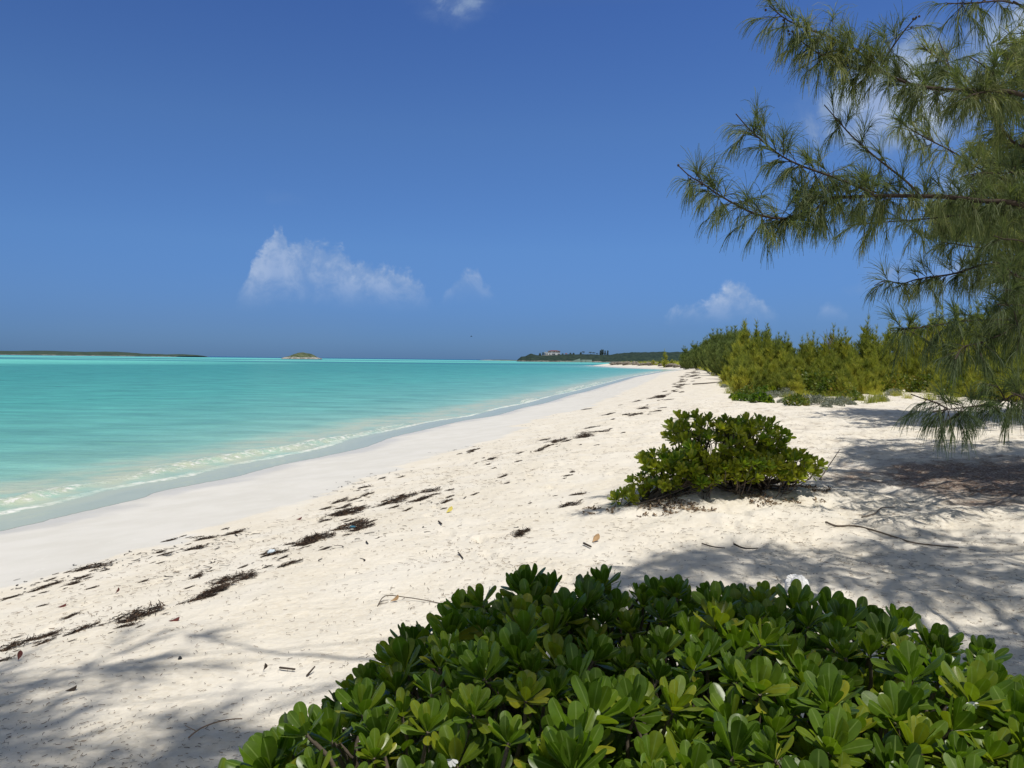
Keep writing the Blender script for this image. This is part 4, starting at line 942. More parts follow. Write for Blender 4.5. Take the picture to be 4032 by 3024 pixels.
# ================================================================== wrack, litter, rock and sticks
def weed_clump(seed, n=420, rx=0.30, ry=0.11):
    global rng
    rng = np.random.default_rng(seed); mb = MB(); nb = int(5 + rx * 22)
    cx = np.linspace(-rx * 0.85, rx * 0.85, nb) + rng.normal(0, rx * 0.08, nb); cy = rng.normal(0, ry * 0.45, nb); cr = rng.uniform(0.3, 1.0, nb) * ry * 0.62
    k = rng.choice(nb, n, p=(cr + ry * .1) / (cr + ry * .1).sum()); q = np.stack([cx[k] + rng.normal(0, 1, n) * cr[k] * 1.5, cy[k] + rng.normal(0, 1, n) * cr[k] * 0.62], 1)
    zz = 0.004 + rng.random(n) * 0.022 * (cr[k] / ry)
    a = rng.normal(0, 0.9, n) + np.where(rng.random(n) < .5, 0, math.pi); d = np.stack([np.cos(a), np.sin(a), rng.normal(0.02, 0.07, n)], 1)
    mb.ribbons(np.column_stack([q, zz]), d, rng.uniform(0.03, 0.085, n), rng.uniform(0.003, 0.010, n), 0.0, 3, np.clip(rng.normal(0.42, 0.24, n), 0, 1), 0.6, wob=0.28)
    return mb.build('seaweed_clump', M_WEED)
def fit(o, P):           # follow the sand: keep everything just above it
    return o
weeds = [weed_clump(500, 900), weed_clump(501, 620, 0.24, 0.08), weed_clump(502, 420, 0.20, 0.09), weed_clump(503, 240, 0.14, 0.06)]
rng = np.random.default_rng(20)
cr5 = lambda x, y: ((x / 1.4757) / DS, (1900 + y / 1.4757) / DS)
cr6 = lambda x, y: ((1200 + x / 1.58) / DS, (1500 + y / 1.58) / DS)
W5 = [(60, 975, 170), (250, 895, 200), (480, 872, 160), (790, 800, 200), (740, 845, 120), (880, 770, 120), (1300, 585, 200), (1250, 640, 160), (1180, 680, 180), (1600, 425, 170), (1530, 425, 80), (1690, 482, 150), (1840, 335, 220), (1760, 360, 130), (1960, 190, 210), (2010, 262, 160), (1990, 150, 120), (535, 628, 70), (460, 556, 110), (300, 590, 120), (400, 600, 90), (70, 665, 110), (1135, 388, 90), (960, 435, 110), (920, 415, 60), (1340, 300, 170), (1200, 330, 110), (980, 340, 100), (930, 475, 60), (540, 500, 120), (230, 620, 90), (260, 940, 90), (420, 935, 50), (1890, 400, 70), (830, 590, 60), (30, 1050, 50), (1410, 500, 60), (1555, 495, 60), (250, 722, 40), (590, 842, 50)]
W6 = [(60, 985, 150), (20, 1010, 120), (250, 835, 240), (200, 830, 160), (330, 800, 150), (600, 735, 220), (540, 760, 140), (300, 885, 150), (410, 872, 90), (340, 915, 200), (720, 738, 160), (770, 690, 80), (885, 750, 80), (910, 627, 50), (900, 680, 70), (1230, 600, 80), (1150, 490, 90), (1060, 510, 55), (1130, 522, 60), (1330, 502, 60), (1340, 456, 60), (1560, 382, 190), (1720, 352, 130), (1830, 320, 130), (1880, 310, 60), (1520, 405, 80), (1630, 375, 80), (1050, 437, 100), (1030, 450, 60), (1460, 437, 70), (1480, 425, 50), (1890, 213, 110), (2060, 207, 130), (2000, 210, 70), (2090, 175, 130), (2060, 130, 90), (2180, 105, 90), (2190, 190, 70), (1640, 590, 80), (1700, 715, 100), (1650, 790, 110), (1350, 960, 110), (1060, 700, 60), (130, 1058, 60), (120, 800, 110), (250, 735, 40), (310, 742, 90), (390, 713, 90), (480, 612, 50), (600, 600, 50), (370, 665, 60), (640, 802, 60), (550, 785, 90), (1255, 640, 50), (1400, 770, 30)]
def wrack(px, py, wpx, lab):
    g = ground(px, py); Y = g[1]; half = wpx / DS / 1662.0 * Y * 0.5
    k = int(rng.integers(0, 4)) if wpx < 90 else int(rng.integers(0, 3)); o = weeds[k]
    if id(o) in first: o = o.copy(); COL.objects.link(o)
    else: first[id(o)] = 1
    base = [0.30, 0.24, 0.20, 0.14][k]; s = half / (base * 0.85)
    hd = rng.normal(0.92, 0.16); s = s / math.cos(hd) * 0.62
    o.location = (g[0], g[1], g[2] + 0.004); s2 = s * rng.uniform(0.85, 1.3)
    e = 0.12; gx = (tz(g[0] + e, g[1], detail=False)[0] - tz(g[0] - e, g[1], detail=False)[0]) / (2 * e); gy = (tz(g[0], g[1] + e, detail=False)[0] - tz(g[0], g[1] - e, detail=False)[0]) / (2 * e)
    o.rotation_euler = (math.atan(gy), -math.atan(gx), hd); o.scale = (s, s2 * 1.1, min(s, 0.8))
    tag(o, lab, 'seaweed', 'seaweed clumps along the wrack line')
_wr = wrack
def wrack(px, py, wpx, lab):
    _wr(px, py, wpx * 0.82, lab)
    if wpx > 45 and py > 860:
        for _ in range(2): _wr(px + rng.normal(0, wpx * 0.35), py + rng.normal(0, 7 + wpx * .05), wpx * rng.uniform(0.18, 0.36), 'tangled black seaweed clump on the dry sand along the high water line')
big_lab = iter(['dark seaweed heap at the left edge of the picture on dry sand', 'long dark seaweed heap second from the left edge', 'dark seaweed heap third from the left edge with a straw across it'])
for x, y, w in W5: wrack(*cr5(x, y), w / 1.4757, next(big_lab, None) or 'tangled black seaweed clump on the dry sand along the high water line')
for x, y, w in W6: wrack(*cr6(x, y), w / 1.58, 'tangled black seaweed clump on the dry sand along the high water line')
cr2 = lambda x, y: ((1900 + x / 2.212) / DS, (1300 + y / 2.212) / DS)
for k in range(62):
    u = rng.random(); x = np.interp(u, [0, .25, .5, .75, 1], [1860, 1800, 1730, 1670, 1530]) + rng.normal(0, 38); y = np.interp(u, [0, .25, .5, .75, 1], [362, 410, 470, 530, 620]) + rng.normal(0, 8)
    wrack(*cr2(x, y), rng.uniform(30, 95) / 2.212, 'flat dark seaweed streak on the far stretch of sand')

def strips_on_sand(mb, x, y, L, W, tint, seg=2, lift=0.004, curve=0.6):
    n = len(x); a = rng.uniform(0, 6.28, n); c = rng.normal(0, curve, n); px_, py_ = x.copy(), y.copy(); pts = []
    zz = tz(x, y)
    for i in range(seg + 1):
        pts.append(np.stack([px_, py_, zz + lift + rng.random(n) * 0.004], 1)); px_ = px_ + np.cos(a) * L / seg; py_ = py_ + np.sin(a) * L / seg; a = a + c
    V = np.zeros((n, seg + 1, 2, 3))
    for i in range(seg + 1):
        d = (pts[min(i + 1, seg)] - pts[max(i - 1, 0)]); s_ = np.stack([-d[:, 1], d[:, 0], 0 * d[:, 0]], 1); s_ /= np.linalg.norm(s_, axis=1)[:, None] + 1e-9
        V[:, i, 0] = pts[i] + s_ * W[:, None] / 2; V[:, i, 1] = pts[i] - s_ * W[:, None] / 2 + np.array([0, 0, 0.002])
    b = np.arange(n)[:, None] * (2 * (seg + 1)) + np.arange(seg)[None] * 2
    F = np.stack([b, b + 2, b + 3, b + 1], -1).reshape(-1, 4); mb.add(V.reshape(-1, 3), F, np.repeat(tint, 2 * (seg + 1)))
mb = MB()
n = 48000; Y = np.exp(rng.uniform(math.log(2.4), math.log(34), n)); X = Y * rng.uniform(-0.70, 0.70, n); d = shore_d(X, Y)
dens = sstep(4.6, 6.2, d) * (0.18 + 0.5 * sstep(0.0, 4.0, X - 0.1 * Y) + 0.45 * sstep(-0.05, 0.4, fbm(X, Y, 1.4, 3, 66)) + 0.35 * np.exp(-((d - 6.4) / 1.1) ** 2))
ok = rng.random(n) < dens; X, Y = X[ok], Y[ok]; n = len(X); k = np.clip(Y / 6, 0.6, 2.5)
strips_on_sand(mb, X, Y, rng.uniform(0.012, 0.055, n) * k, rng.uniform(0.0015, 0.004, n) * k, np.clip(rng.normal(0.20, 0.25, n), 0, 1))
tag(mb.build('twig_litter', M_LITTER), 'scattered bits of dry weed and needles over the sand', 'litter', kind='stuff')
# dark crumbs along the edge of the damp sand
mb = MB(); n = 16000; Y = np.exp(rng.uniform(math.log(7), math.log(70), n)); X = Y * rng.uniform(-0.7, 0.4, n); d = shore_d(X, Y)
dc = 5.2 + 0.8 * fbm(X, Y, 4, 3, 31); ok = rng.random(n) < np.exp(-((d - dc) / 0.45) ** 2) * sstep(-.2, .3, fbm(X, Y, 1.2, 2, 37)) + 0.22 * np.exp(-((d - 7.4) / 1.1) ** 2) * sstep(0.0, .4, fbm(X, Y, 0.9, 2, 39)); X, Y = X[ok], Y[ok]; n = len(X)
strips_on_sand(mb, X, Y, rng.uniform(0.03, 0.14, n), rng.uniform(0.006, 0.02, n), np.clip(rng.normal(0.35, 0.2, n), 0, 1), 3)
tag(mb.build('weed_crumbs', M_WEED), 'thin broken line of dark weed crumbs where damp sand meets dry', 'seaweed', kind='stuff')
# leaf litter on the mound
mb = MB(); n = 5200
LM = ground(1530, 1070)
a = rng.uniform(0, 6.28, n); r_ = rng.random(n) ** 0.6; X = LM[0] + np.cos(a) * r_ * 1.6; Y = LM[1] + np.sin(a) * r_ * 0.62 + 0.12 * (X - LM[0])
ok = fbm(X, Y, 0.35, 3, 88) > -0.20 + 0.42 * r_; X, Y = X[ok], Y[ok]; n = len(X); Z = tz(X, Y) + 0.008
L = rng.uniform(0.022, 0.058, n); axd = rdirs(n) * np.array([1, 1, 0.12])
leaf_batch(mb, np.stack([X, Y, Z], 1), axd, rdirs(n) * 0.7 + np.array([0, 0, 1.0]), L, L * 0.22, rng.normal(0.2, 0.3, n), rng.uniform(0, .8, n), np.clip(rng.normal(0.36, 0.30, n), 0, 1), 4, 3)
tag(mb.build('leaf_litter', M_LITTER), 'brown fallen leaves covering the sand mound under the lone shrub', 'litter', kind='stuff')

# white coral rock
M_ROCK = m_simple('white_coral_rock', (0.80, 0.80, 0.79), 0.85, 0.10, 18, 0.2, 0.7, 0.02)
def rock(px, py, wpx, hpx, mat, name, label, seed=1, cat='rock', group=None):
    g = ground(px, py); k = g[1] / 1662.0; w, h = wpx * k / 2, hpx * k * 0.62
    nu_, nv = 36, 22; u = np.linspace(0, 2 * math.pi, nu_, endpoint=False); v = np.linspace(-0.5 * math.pi, 0.5 * math.pi, nv); U, Vv = np.meshgrid(u, v)
    x = np.cos(U) * np.cos(Vv); y = np.sin(U) * np.cos(Vv); z = np.sin(Vv)
    r = 1 + 0.28 * fbm(x * 1.5 + z, y * 1.5 - z, 0.7, 2, seed) + 0.22 * np.abs(fbm(x + z * 2, y * 1.2 + z, 0.35, 3, seed + 3)) - 0.10 * (np.abs(fbm(x * 2 - z, y + z, .5, 2, seed + 8)) < .08)
    V = np.stack([x * r * w, y * r * w * 0.8, (z * r * 0.9 + 0.55) * h], -1).reshape(-1, 3)
    i = np.arange(nv - 1)[:, None] * nu_; j = np.arange(nu_)[None]; F = np.stack([i + j, i + (j + 1) % nu_, i + nu_ + (j + 1) % nu_, i + nu_ + j], -1).reshape(-1, 4)
    o = obj(name, mesh(name, V, F, mat, False), None, (g[0], g[1], g[2] - 0.01)); o.rotation_euler = (0, 0, seed); return tag(o, label, cat, group)
rock(1722, 1278, 52, 40, M_ROCK, 'coral_rock', 'white coral rock lying on shaded sand behind the foreground shrub', 5)
M_DARK = m_simple('dark_seed', (0.025, 0.027, 0.032), 0.5, 0.2, 30)
rock(389, 1436, 10, 9, M_DARK, 'sea_bean', 'round black seed pod lying alone on open sand', 2, 'seed pod')
# sticks
def stick(pts, r0, r1, label, mat=M_STEM, lift=0.01, name='stick', side=(), cat='stick'):
    P = [ground(x, y) for x, y in pts]; lf = lift if hasattr(lift, '__len__') else [lift] * len(P)
    P = np.array([p + np.array([0, 0, l + r0]) for p, l in zip(P, lf)]); b = P[0].copy(); mb = MB(); Pr, _ = resample(P, 0.03); mb.tube(Pr, np.linspace(r0, r1, len(Pr)), 6)
    for sx, l2 in side:
        S = np.array([ground(x, y) + np.array([0, 0, l2]) for x, y in sx]); Sr, _ = resample(S, 0.03); mb.tube(Sr, np.linspace(r1, r1 * .6, len(Sr)), 5)
    o = mb.build(name, mat, None, loc=tuple(b), off=b); return tag(o, label, cat)
c4 = lambda x, y: ((700 + x / 5.53) / DS, (2800 + y / 5.53) / DS)
M_TAN = m_simple('tan_twig', (0.36, 0.24, 0.15), 0.8, 0.3, 25)
stick([c4(230, 690), c4(450, 650), c4(750, 620), c4(1100, 560), c4(1400, 530)], 0.0035, 0.0025, 'thin tan forked twig on sand left of the foreground shrub', M_TAN, [0.0, 0.03, 0.05, 0.06, 0.06], side=[([c4(380, 650), c4(250, 590), c4(160, 540)], 0.03)])
c1 = lambda x, y: ((1450 + x / 5.53) / DS, (2320 + y / 5.53) / DS)
stick([c1(200, 390), c1(370, 260), c1(800, 260), c1(1200, 300), c1(1630, 345)], 0.004, 0.003, 'long thin curved twig on sand just behind the shrub', M_STEM, [0, 0.03, 0.02, 0.01, 0.0], side=[([c1(230, 370), c1(300, 320), c1(440, 290)], 0.01), ([c1(220, 350), c1(330, 360), c1(440, 330)], 0.008)])
stick([c1(1895, 200), c1(1950, 170), c1(2030, 150), c1(2120, 210), c1(2190, 290)], 0.005, 0.003, 'short arched brown pod on sand behind the shrub', M_STEM, [0, 0.03, 0.04, 0.02, 0])
stick([cr6(832, 885), cr6(852, 905)], 0.010, 0.008, 'short dark stick on the open sand in mid beach', M_BARK)
stick([cr6(955, 1075), cr6(985, 1110)], 0.007, 0.005, 'small slanting twig on the open sand', M_BARK)
stick([cr6(1735, 1042), cr6(1780, 1068)], 0.010, 0.008, 'short dark stick left of the tree shade', M_BARK)
c7b = lambda x, y: ((2200 + x / 1.2074) / DS, (1500 + y / 1.2074) / DS)
stick([c7b(680, 778), c7b(735, 785), c7b(790, 793)], 0.007, 0.004, 'thin stick lying in the band of tree shade', M_BARK)
stick([c7b(832, 780), c7b(880, 790), c7b(948, 802)], 0.008, 0.005, 'second thin stick in the tree shade right of its neighbour', M_BARK)
stick([c7b(1270, 688), c7b(1320, 710), c7b(1400, 700), c7b(1480, 722), c7b(1600, 745), c7b(1700, 770), c7b(1900, 800)], 0.010, 0.006, 'long winding root lying across the shaded sand', M_STEM, 0.004)
stick([c7b(1440, 672), c7b(1500, 655), c7b(1535, 625), c7b(1600, 598)], 0.008, 0.005, 'crooked dry twig on sunlit sand by the tree shade', M_STEM, 0.012)
stick([c7b(1240, 470), c7b(1290, 435), c7b(1335, 405)], 0.010, 0.006, 'bare branch sticking up right of the lone shrub', M_STEM, [0, 0.12, 0.26])
stick([cr2(1830, 478), cr2(1950, 470), cr2(2070, 458)], 0.05, 0.03, 'long driftwood log on the far sand beside the dune', M_BARK, 0.02, 'driftwood_log', cat='driftwood')
stick([((278) / 1.3825 + 900, 0)] and [((900 + 278 / 1.3825) / DS, (2200 + 626 / 1.3825) / DS), ((900 + 362 / 1.3825) / DS, (2200 + 634 / 1.3825) / DS)], 0.006, 0.005, 'small dark stick on sand at the shade edge left of the shrub', M_BARK)
stick([((900 + 425 / 1.3825) / DS, (2200 + 655 / 1.3825) / DS), ((900 + 470 / 1.3825) / DS, (2200 + 634 / 1.3825) / DS)], 0.006, 0.004, 'small tilted stick tip beside the left end of the foreground shrub', M_BARK, [0, 0.03])
# fallen leaves
M_RED = m_simple('red_dead_leaf', (0.11, 0.032, 0.026), 0.6, 0.3, 30); M_TANL = m_simple('tan_dead_leaf', (0.42, 0.27, 0.14), 0.7, 0.3, 30); M_YEL = m_simple('yellow_leaf', (0.62, 0.52, 0.12), 0.6, 0.2, 30)
def dead_leaf(px, py, L, mat, label, up=0.3, rz=0.0):
    g = ground(px, py); mb = MB(); a = np.array([[math.cos(rz), math.sin(rz), up]])
    L = L * 0.72; leaf_batch(mb, np.array([[0, 0, 0.01]]), a, np.array([[0.2, -0.5, 1.0]]), np.array([L]), np.array([L * 0.24]), np.array([0.25]), np.array([0.6]), np.array([0.5]), 8, 5)
    o = mb.build('fallen_leaf', mat, None, loc=tuple(g)); return tag(o, label, 'leaf')
dead_leaf(*cr5(335, 738), 0.11, M_RED, 'dark red fallen leaf lying flat on the left dry sand', 0.15, 0.3)
dead_leaf(*cr5(670, 665), 0.09, M_RED, 'dark red leaf standing on edge on the left sand', 1.2, 0.3)
dead_leaf(*cr5(105, 1058), 0.09, M_RED, 'reddish brown leaf near the seaweed heap at the left edge', 0.8, 1.8)
dead_leaf(*cr5(980, 822), 0.12, M_RED, 'curled brown leaf on sand right of the seaweed heaps', 0.1, 0.2)
dead_leaf(*cr5(1530, 1120), 0.07, M_BARK, 'small black leaf standing upright on sand near the shade edge', 2.0, 0.1)
dead_leaf(*cr5(1720, 225), 0.13, M_RED, 'orange red leaf on the damp sand edge above the seaweed', 0.2, 0.1)
dead_leaf(*cr6(880, 822), 0.16, M_YEL, 'pale yellow leaf on the open sand in mid beach', 0.5, 0.8)
dead_leaf(*c1(480, 320), 0.11, M_TANL, 'crumpled tan leaf beside the long curved twig', 0.5, 0.2)
dead_leaf(*cr6(1790, 1018), 0.16, M_TANL, 'tan curled leaf on sand near the lone shrub litter', 0.4, 0.9)
dead_leaf(*cr5(380, 1240), 0.10, M_BARK, 'dark shrivelled leaf in the soft shade at lower left', 0.2, 0.2)
M_BLUE = m_simple('blue_plastic', (0.05, 0.22, 0.34), 0.4, 0.1, 20); M_CLEAR = m_simple('pale_plastic', (0.62, 0.70, 0.76), 0.3, 0.1, 20)
rock(*cr5(2050, 258), 13, 8, M_BLUE, 'plastic_scrap', 'teal blue plastic scrap caught in the seaweed', 9, 'plastic scrap')
rock(*cr5(1580, 420), 18, 12, M_CLEAR, 'plastic_scrap', 'pale bluish plastic scrap lying on the seaweed', 4, 'plastic scrap')

# rocks and ledge of the far spit
M_LEDGE = m_simple('grey_ledge_rock', (0.24, 0.21, 0.17), 0.9, 0.45, 1.5, 0.2, 0.8, 0.2)
def ledge():
    mb = MB(); pts = [(1155, 300), (1200, 300), (1260, 303), (1330, 303), (1400, 306), (1480, 306), (1560, 312), (1640, 318), (1700, 322), (1760, 326), (1830, 326), (1900, 334)]
    for k, (x, y) in enumerate(pts):
        px, py = cr2(x, y); rock(px, py, rng.uniform(16, 30), rng.uniform(5, 8), M_LEDGE, 'ledge_rock', 'weathered grey rock of the low ledge along the far spit', 20 + k, 'rock', 'rocks of the far spit ledge')
ledge()

# ================================================================== islands, headland and its house
def hill(name, prof, Y, thick, mat, label, cat, rough_amp=0.06, seed=1, res=260, kind='structure', bumps=0.05):
    """prof: (display x, display y of the top); a rounded land mass standing in the sea at depth Y"""
    xs = np.array([p[0] for p in prof], float); ys = np.array([p[1] for p in prof], float)
    X = np.array([at_depth(a, b, Y)[0] for a, b in prof]); Z = np.array([max(at_depth(a, b, Y)[2], 0.0) for a, b in prof])
    u = np.linspace(X[0], X[-1], res); H = np.interp(u, X, Z); nv = 26; v = np.linspace(-1, 1, nv); U, Vv = np.meshgrid(u, v, indexing='ij')
    cross = (1 - np.abs(Vv) ** 2.4) ** 0.75
    Hh = H[:, None] * cross; y = Y + Vv * thick * 0.5 * (0.35 + 0.65 * np.sqrt(H[:, None] / (H.max() + 1e-6)))
    Hh = Hh * (1 + bumps * 2.5 * fbm(U, y, 14, 4, seed)) + bumps * 10 * np.clip(Hh / 4, 0, 1) * np.abs(fbm(U, y, 5, 3, seed + 4))
    V = np.stack([U, y, Hh - 0.4], -1).reshape(-1, 3); i = np.arange(res - 1)[:, None] * nv; j = np.arange(nv - 1)[None]
    F = np.stack([i + j, i + nv + j, i + nv + j + 1, i + j + 1], -1).reshape(-1, 4)
    o = obj(name, mesh(name, V, F, mat)); return tag(o, label, cat, kind=kind)
def mat_hill(name, g0, g1, rock_c, zr, scale):
    m, t, out = new_mat(name); pos = t.new('ShaderNodeNewGeometry').outputs['Position']; sp = t.new('ShaderNodeSeparateXYZ'); t.l.new(pos, sp.inputs[0])
    n = t.noise(pos, scale, 6, 0.7); c = t.mix(t.ss(n, 0.35, 0.65), g0, g1)
    edge = t.math('ADD', sp.outputs['Z'], t.math('MULTIPLY', t.math('SUBTRACT', t.noise(pos, scale * 0.35, 4, 0.6), 0.5), zr * 2.6))
    c = t.mix(t.ss(edge, zr * 0.9, zr * 1.2, 1.0, 0.0), c, t.mix(t.ss(t.noise(pos, scale * 1.3, 5, 0.7), 0.4, 0.6), tuple(q * 0.45 for q in rock_c), rock_c))
    c = t.mix(t.ss(sp.outputs['Z'], 0.3, 0.8, 1.0, 0.0), c, (0.05, 0.055, 0.05))
    t.l.new(principled(t, c, 0.95, 0.1, t.bump(n, 1.0, 1.2)), out.inputs[0]); return m
M_H1 = mat_hill('headland_scrub', (0.017, 0.032, 0.028), (0.036, 0.056, 0.042), (0.22, 0.21, 0.19), 2.0, 0.13)
M_H2 = mat_hill('islet_scrub', (0.040, 0.060, 0.030), (0.13, 0.15, 0.085), (0.42, 0.40, 0.36), 3.4, 0.16)
M_H3 = mat_hill('island_scrub', (0.035, 0.058, 0.045), (0.060, 0.085, 0.060), (0.40, 0.40, 0.36), 1.5, 0.03)
crn = lambda x, y: ((2000 + x / 4.9156) / DS, (1350 + y / 4.9156) / DS)
HY = 1500.0
hill('headland', [crn(165, 352), crn(185, 325), crn(230, 290), crn(260, 265), crn(330, 262), crn(400, 225), crn(440, 207), crn(490, 222), crn(540, 236), crn(640, 243), crn(760, 244), crn(900, 234), crn(1000, 232), crn(1100, 232), crn(1200, 222), crn(1300, 222), crn(1400, 228), crn(1600, 226), crn(1800, 236), crn(1950, 232), crn(2100, 210), crn(2212, 208), cr2(1300, 195), cr2(1500, 192), cr2(1700, 190), cr2(1900, 200), cr2(2400, 230)],
     HY, 190, M_H1, 'dark scrub covered headland across the bay', 'headland', seed=3, res=420, bumps=0.05)
hill('distant_shore', [cr2(-60, 262), cr2(20, 257), cr2(140, 256), cr2(230, 257), cr2(340, 262)], 2600, 200, M_H3, 'faint low shore on the horizon left of the headland', 'shore', seed=6, bumps=.02)
ci = lambda x, y: ((1080 + x / 10.0545) / DS, (1370 + y / 10.0545) / DS)
hill('rocky_islet', [ci(385, 412), ci(400, 375), ci(480, 350), ci(560, 330), ci(650, 310), ci(720, 280), ci(820, 230), ci(900, 195), ci(990, 180), ci(1080, 183), ci(1200, 205), ci(1330, 210), ci(1420, 230), ci(1520, 275), ci(1620, 335), ci(1700, 375), ci(1800, 395), ci(1820, 425)],
     1350, 62, M_H2, 'small domed green islet with pale rocks on the horizon', 'islet', seed=8, res=200, bumps=0.06)
ca = lambda x, y: ((x / 1.58) / DS, (1300 + y / 1.58) / DS)
hill('long_island', [ca(-500, 130), ca(0, 128), ca(150, 131), ca(280, 127), ca(420, 132), ca(560, 135), ca(700, 133), ca(790, 140), ca(860, 146), ca(950, 147), ca(1040, 152), ca(1120, 149), ca(1170, 152), ca(1200, 160)],
     3000, 500, M_H3, 'long low green island with a white shore at the left horizon', 'island', seed=12, res=300, bumps=0.02)

M_WALL = m_simple('white_house_wall', (0.62, 0.62, 0.63), 0.8, 0.06, 0.5); M_ROOF = m_simple('red_roof', (0.17, 0.065, 0.05), 0.8, 0.2, 1.0); M_GLASS = m_simple('window_glass', (0.05, 0.06, 0.08), 0.2, 0.1, 1.0, 0.5); M_STONE = m_simple('pale_stone', (0.27, 0.28, 0.26), 0.9, 0.25, 0.8)
def box(mb, x0, x1, y0, y1, z0, z1):
    V = [(x0, y0, z0), (x1, y0, z0), (x1, y1, z0), (x0, y1, z0), (x0, y0, z1), (x1, y0, z1), (x1, y1, z1), (x0, y1, z1)]
    mb.add(V, [(0, 3, 2, 1), (4, 5, 6, 7), (0, 1, 5, 4), (1, 2, 6, 5), (2, 3, 7, 6), (3, 0, 4, 7)])
def hip(mb, x0, x1, y0, y1, z0, h, ins):
    V = [(x0, y0, z0), (x1, y0, z0), (x1, y1, z0), (x0, y1, z0), (x0, y0, z0 + .25), (x1, y0, z0 + .25), (x1, y1, z0 + .25), (x0, y1, z0 + .25), (x0 + ins, (y0 + y1) / 2 - .1, z0 + h), (x1 - ins, (y0 + y1) / 2 - .1, z0 + h), (x1 - ins, (y0 + y1) / 2 + .1, z0 + h), (x0 + ins, (y0 + y1) / 2 + .1, z0 + h)]
    mb.add(V, [(0, 3, 2, 1), (0, 1, 5, 4), (1, 2, 6, 5), (2, 3, 7, 6), (3, 0, 4, 7), (4, 5, 9, 8), (5, 6, 10, 9), (6, 7, 11, 10), (7, 4, 8, 11), (8, 9, 10, 11)])
def P_at(x, y, Y): return at_depth(*crn(x, y), Y)
hY = HY - 12
pb = P_at(705, 236, hY); sc_m = (P_at(1020, 236, hY)[0] - pb[0]) / 315.0
bz = pb[2] - 3.5; house = empty('house', (pb[0], hY, bz)); tag(house, 'large white two storey house with red roof on the headland', 'house')
X = lambda px: (px - 705) * sc_m
Zf = lambda py: P_at(860, py, hY)[2] - bz
def hb(name, mat, *boxes, par=house):
    mb = MB()
    for b in boxes: box(mb, *b)
    return mb.build(name, mat, par, smooth=False)
hb('lower_storey', M_WALL, (X(712), X(1010), 0, 16, 0, Zf(190)))
hb('upper_storey', M_WALL, (X(778), X(1008), 3.5, 15, Zf(190) + .01, Zf(162)))
hb('terrace_wall', M_STONE, (X(650), X(860), -4, -3.2, -1, Zf(236)))
mb = MB(); hip(mb, X(768), X(1022), 1.5, 17, Zf(162) + 0.01, Zf(143) - Zf(162), 9.0 * .8); mb.build('roof', M_ROOF, house, smooth=False)
hb('parapet', M_WALL, (X(700), X(775), -0.3, 12, Zf(190) + .01, Zf(182)))
for px in (795, 818, 876, 905, 948, 972, 995):
    hb('window', M_GLASS, (X(px) - 0.9, X(px) + 0.9, 3.2, 3.49, Zf(186), Zf(170)))
for px in (722, 758, 810, 862, 885, 905, 972, 996):
    hb('window', M_GLASS, (X(px) - 1.0, X(px) + 1.0, -0.25, -0.01, Zf(228), Zf(206)))
for px in (720, 735):
    hb('mast', M_STONE, (X(px), X(px) + .3, 4, 4.3, Zf(190) + .01, Zf(135 if px == 720 else 150)))
gp = P_at(1128, 232, hY); gaz = empty('gazebo', (gp[0], hY, gp[2] - 1)); tag(gaz, 'small gazebo with a peaked red roof right of the white house', 'gazebo')
k = sc_m
for sx in (-1, 1):
    for sy in (0, 1): hb('post', M_WALL, (sx * 18 * k - .3, sx * 18 * k + .3, sy * 5, sy * 5 + .5, 0, 26 * k), par=gaz)
mb = MB(); hip(mb, -26 * k, 26 * k, -1.5, 7, 26.2 * k, 20 * k, 24 * k); mb.build('roof', M_ROOF, gaz, smooth=False)
hb('low_wall', M_WALL, (-45 * k, 22 * k, -1.2, -.6, 0, 10 * k), par=gaz)
# landing with steps at the water
lp = P_at(1150, 362, HY - 88); land = empty('stone_landing', (lp[0], HY - 88, 0)); tag(land, 'pale stone landing and steps at the waterline below the house', 'landing')
hb('quay', M_STONE, (-14, 6, -2, 8, -0.5, 1.6), (24, 26, -2, 4, -.5, 4.4), (34, 36, -2, 3, -.5, 4.5), par=land)
mb = MB()
for i in range(9): box(mb, 6 + i * 1.9, 8.0 + i * 1.9, -1.5, 2.5, -0.5 + 0 * i, 1.5 + i * 0.62)
mb.build('steps', M_STONE, land, smooth=False)
hb('boat_shed', M_STONE, (27, 45, 0, 9, -.5, 4.8), par=land)
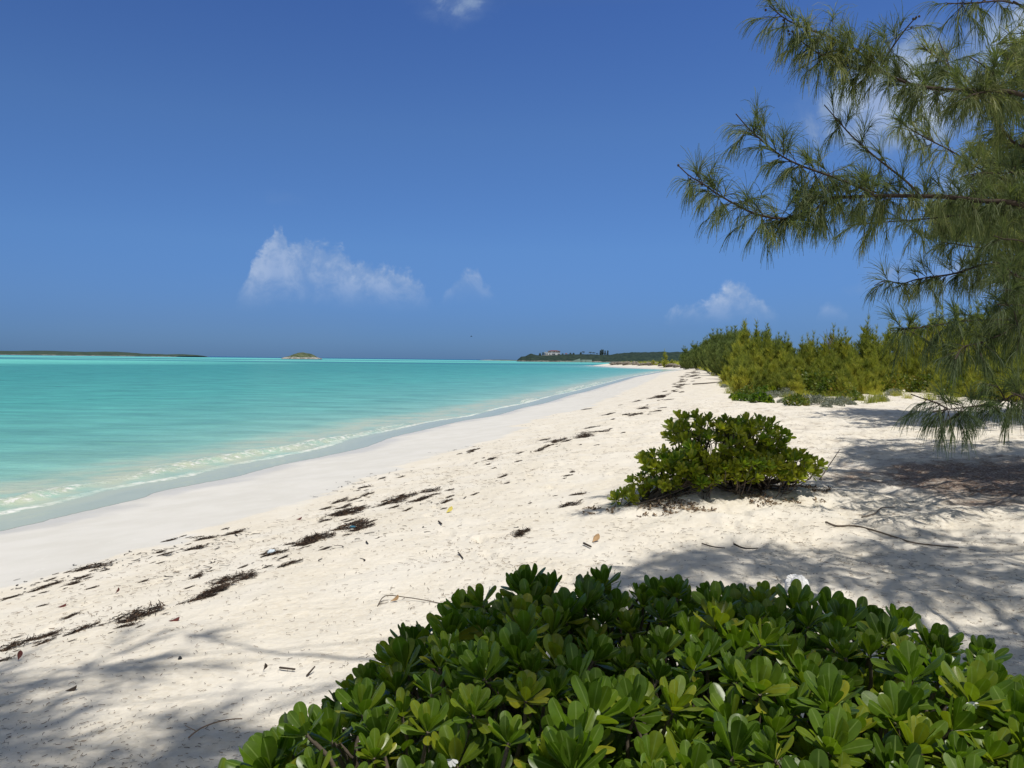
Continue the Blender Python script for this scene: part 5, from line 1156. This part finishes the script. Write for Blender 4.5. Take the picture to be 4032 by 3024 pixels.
# palms and casuarinas on the headland
M_PALM = m_foliage('far_palm_frond', (0.045, 0.065, 0.04), (0.07, 0.09, 0.05), (0.10, 0.12, 0.06), 0.7, 0.1, 0.1, 1.2)
def palm(px, pyb, pyt, label, seed, bushy=False):
    global rng
    rng = np.random.default_rng(seed); b = P_at(px, pyb, HY + 5); tp = P_at(px, pyt, HY + 5); h = (tp[2] - b[2]) + 2.0
    root = empty('palm_tree' if not bushy else 'casuarina_tree', (b[0], HY + 5, b[2] - 2.0)); tag(root, label, 'palm' if not bushy else 'tree', 'far palms on the headland' if not bushy else 'far casuarinas on the headland')
    wb, fb = MB(), MB()
    wb.tube([[0, 0, -1], [0.4, 0, h * .5], [0.2, 0, h * .8]], [0.4, 0.3, 0.2], 6)
    if not bushy:
        n = 26; a = rng.uniform(0, 6.28, n); d = np.stack([np.cos(a), np.sin(a), rng.uniform(-0.1, 1.0, n)], 1); fb.ribbons(np.repeat([[0.2, 0, h * .78]], n, 0), d, h * 0.48, 0.9, 0.35, 4, rng.random(n), 0.2)
    else:
        n = 260; u = rng.random(n); fb.ribbons(np.stack([rng.normal(0, 1.0, n) * (1 - u * .7), rng.normal(0, 1, n), h * (0.15 + 0.75 * u)], 1), rdirs(n, 1.2, 0.6), 2.2, 0.35, 0.05, 2, rng.random(n), .3)
    wb.build('trunk', M_BARK, root); fb.build('crown', M_PALM, root)
for k, (px, yb, yt) in enumerate([(1450, 222, 160), (1590, 228, 168), (1662, 228, 178), (1724, 230, 195)]): palm(px, yb, yt, 'distant palm standing on the headland skyline', 600 + k)
for k, (px, yb, yt) in enumerate([(1790, 234, 145), (1815, 234, 125), (1840, 234, 130), (1880, 235, 155), (1930, 235, 150), (1410, 225, 190), (620, 243, 205), (680, 243, 188), (940, 236, 185), (1210, 225, 205), (1270, 225, 205), (1060, 236, 215)]): palm(px, yb, yt, 'distant feathery tree on the headland skyline', 620 + k, True)
rng = np.random.default_rng(77)

# a bird far off over the bay
bp = at_depth(1018, 727, 260); mb = MB()
mb.tube([[-0.35, 0, 0], [-.1, 0, .02], [0.25, 0, 0.03], [0.4, 0, 0.02]], [0.02, 0.09, 0.07, 0.01], 8)
for s in (-1, 1): mb.add([[-.05, 0, .05], [.18, 0, .05], [.05, s * .5, .32], [-.02, s * .5, .32], [-.12, s * 1.0, .18]], [(0, 1, 2), (0, 2, 3), (3, 2, 4)])
tag(mb.build('bird', M_DARK, None, loc=tuple(bp)), 'tiny dark bird gliding over the sea near the horizon', 'bird')
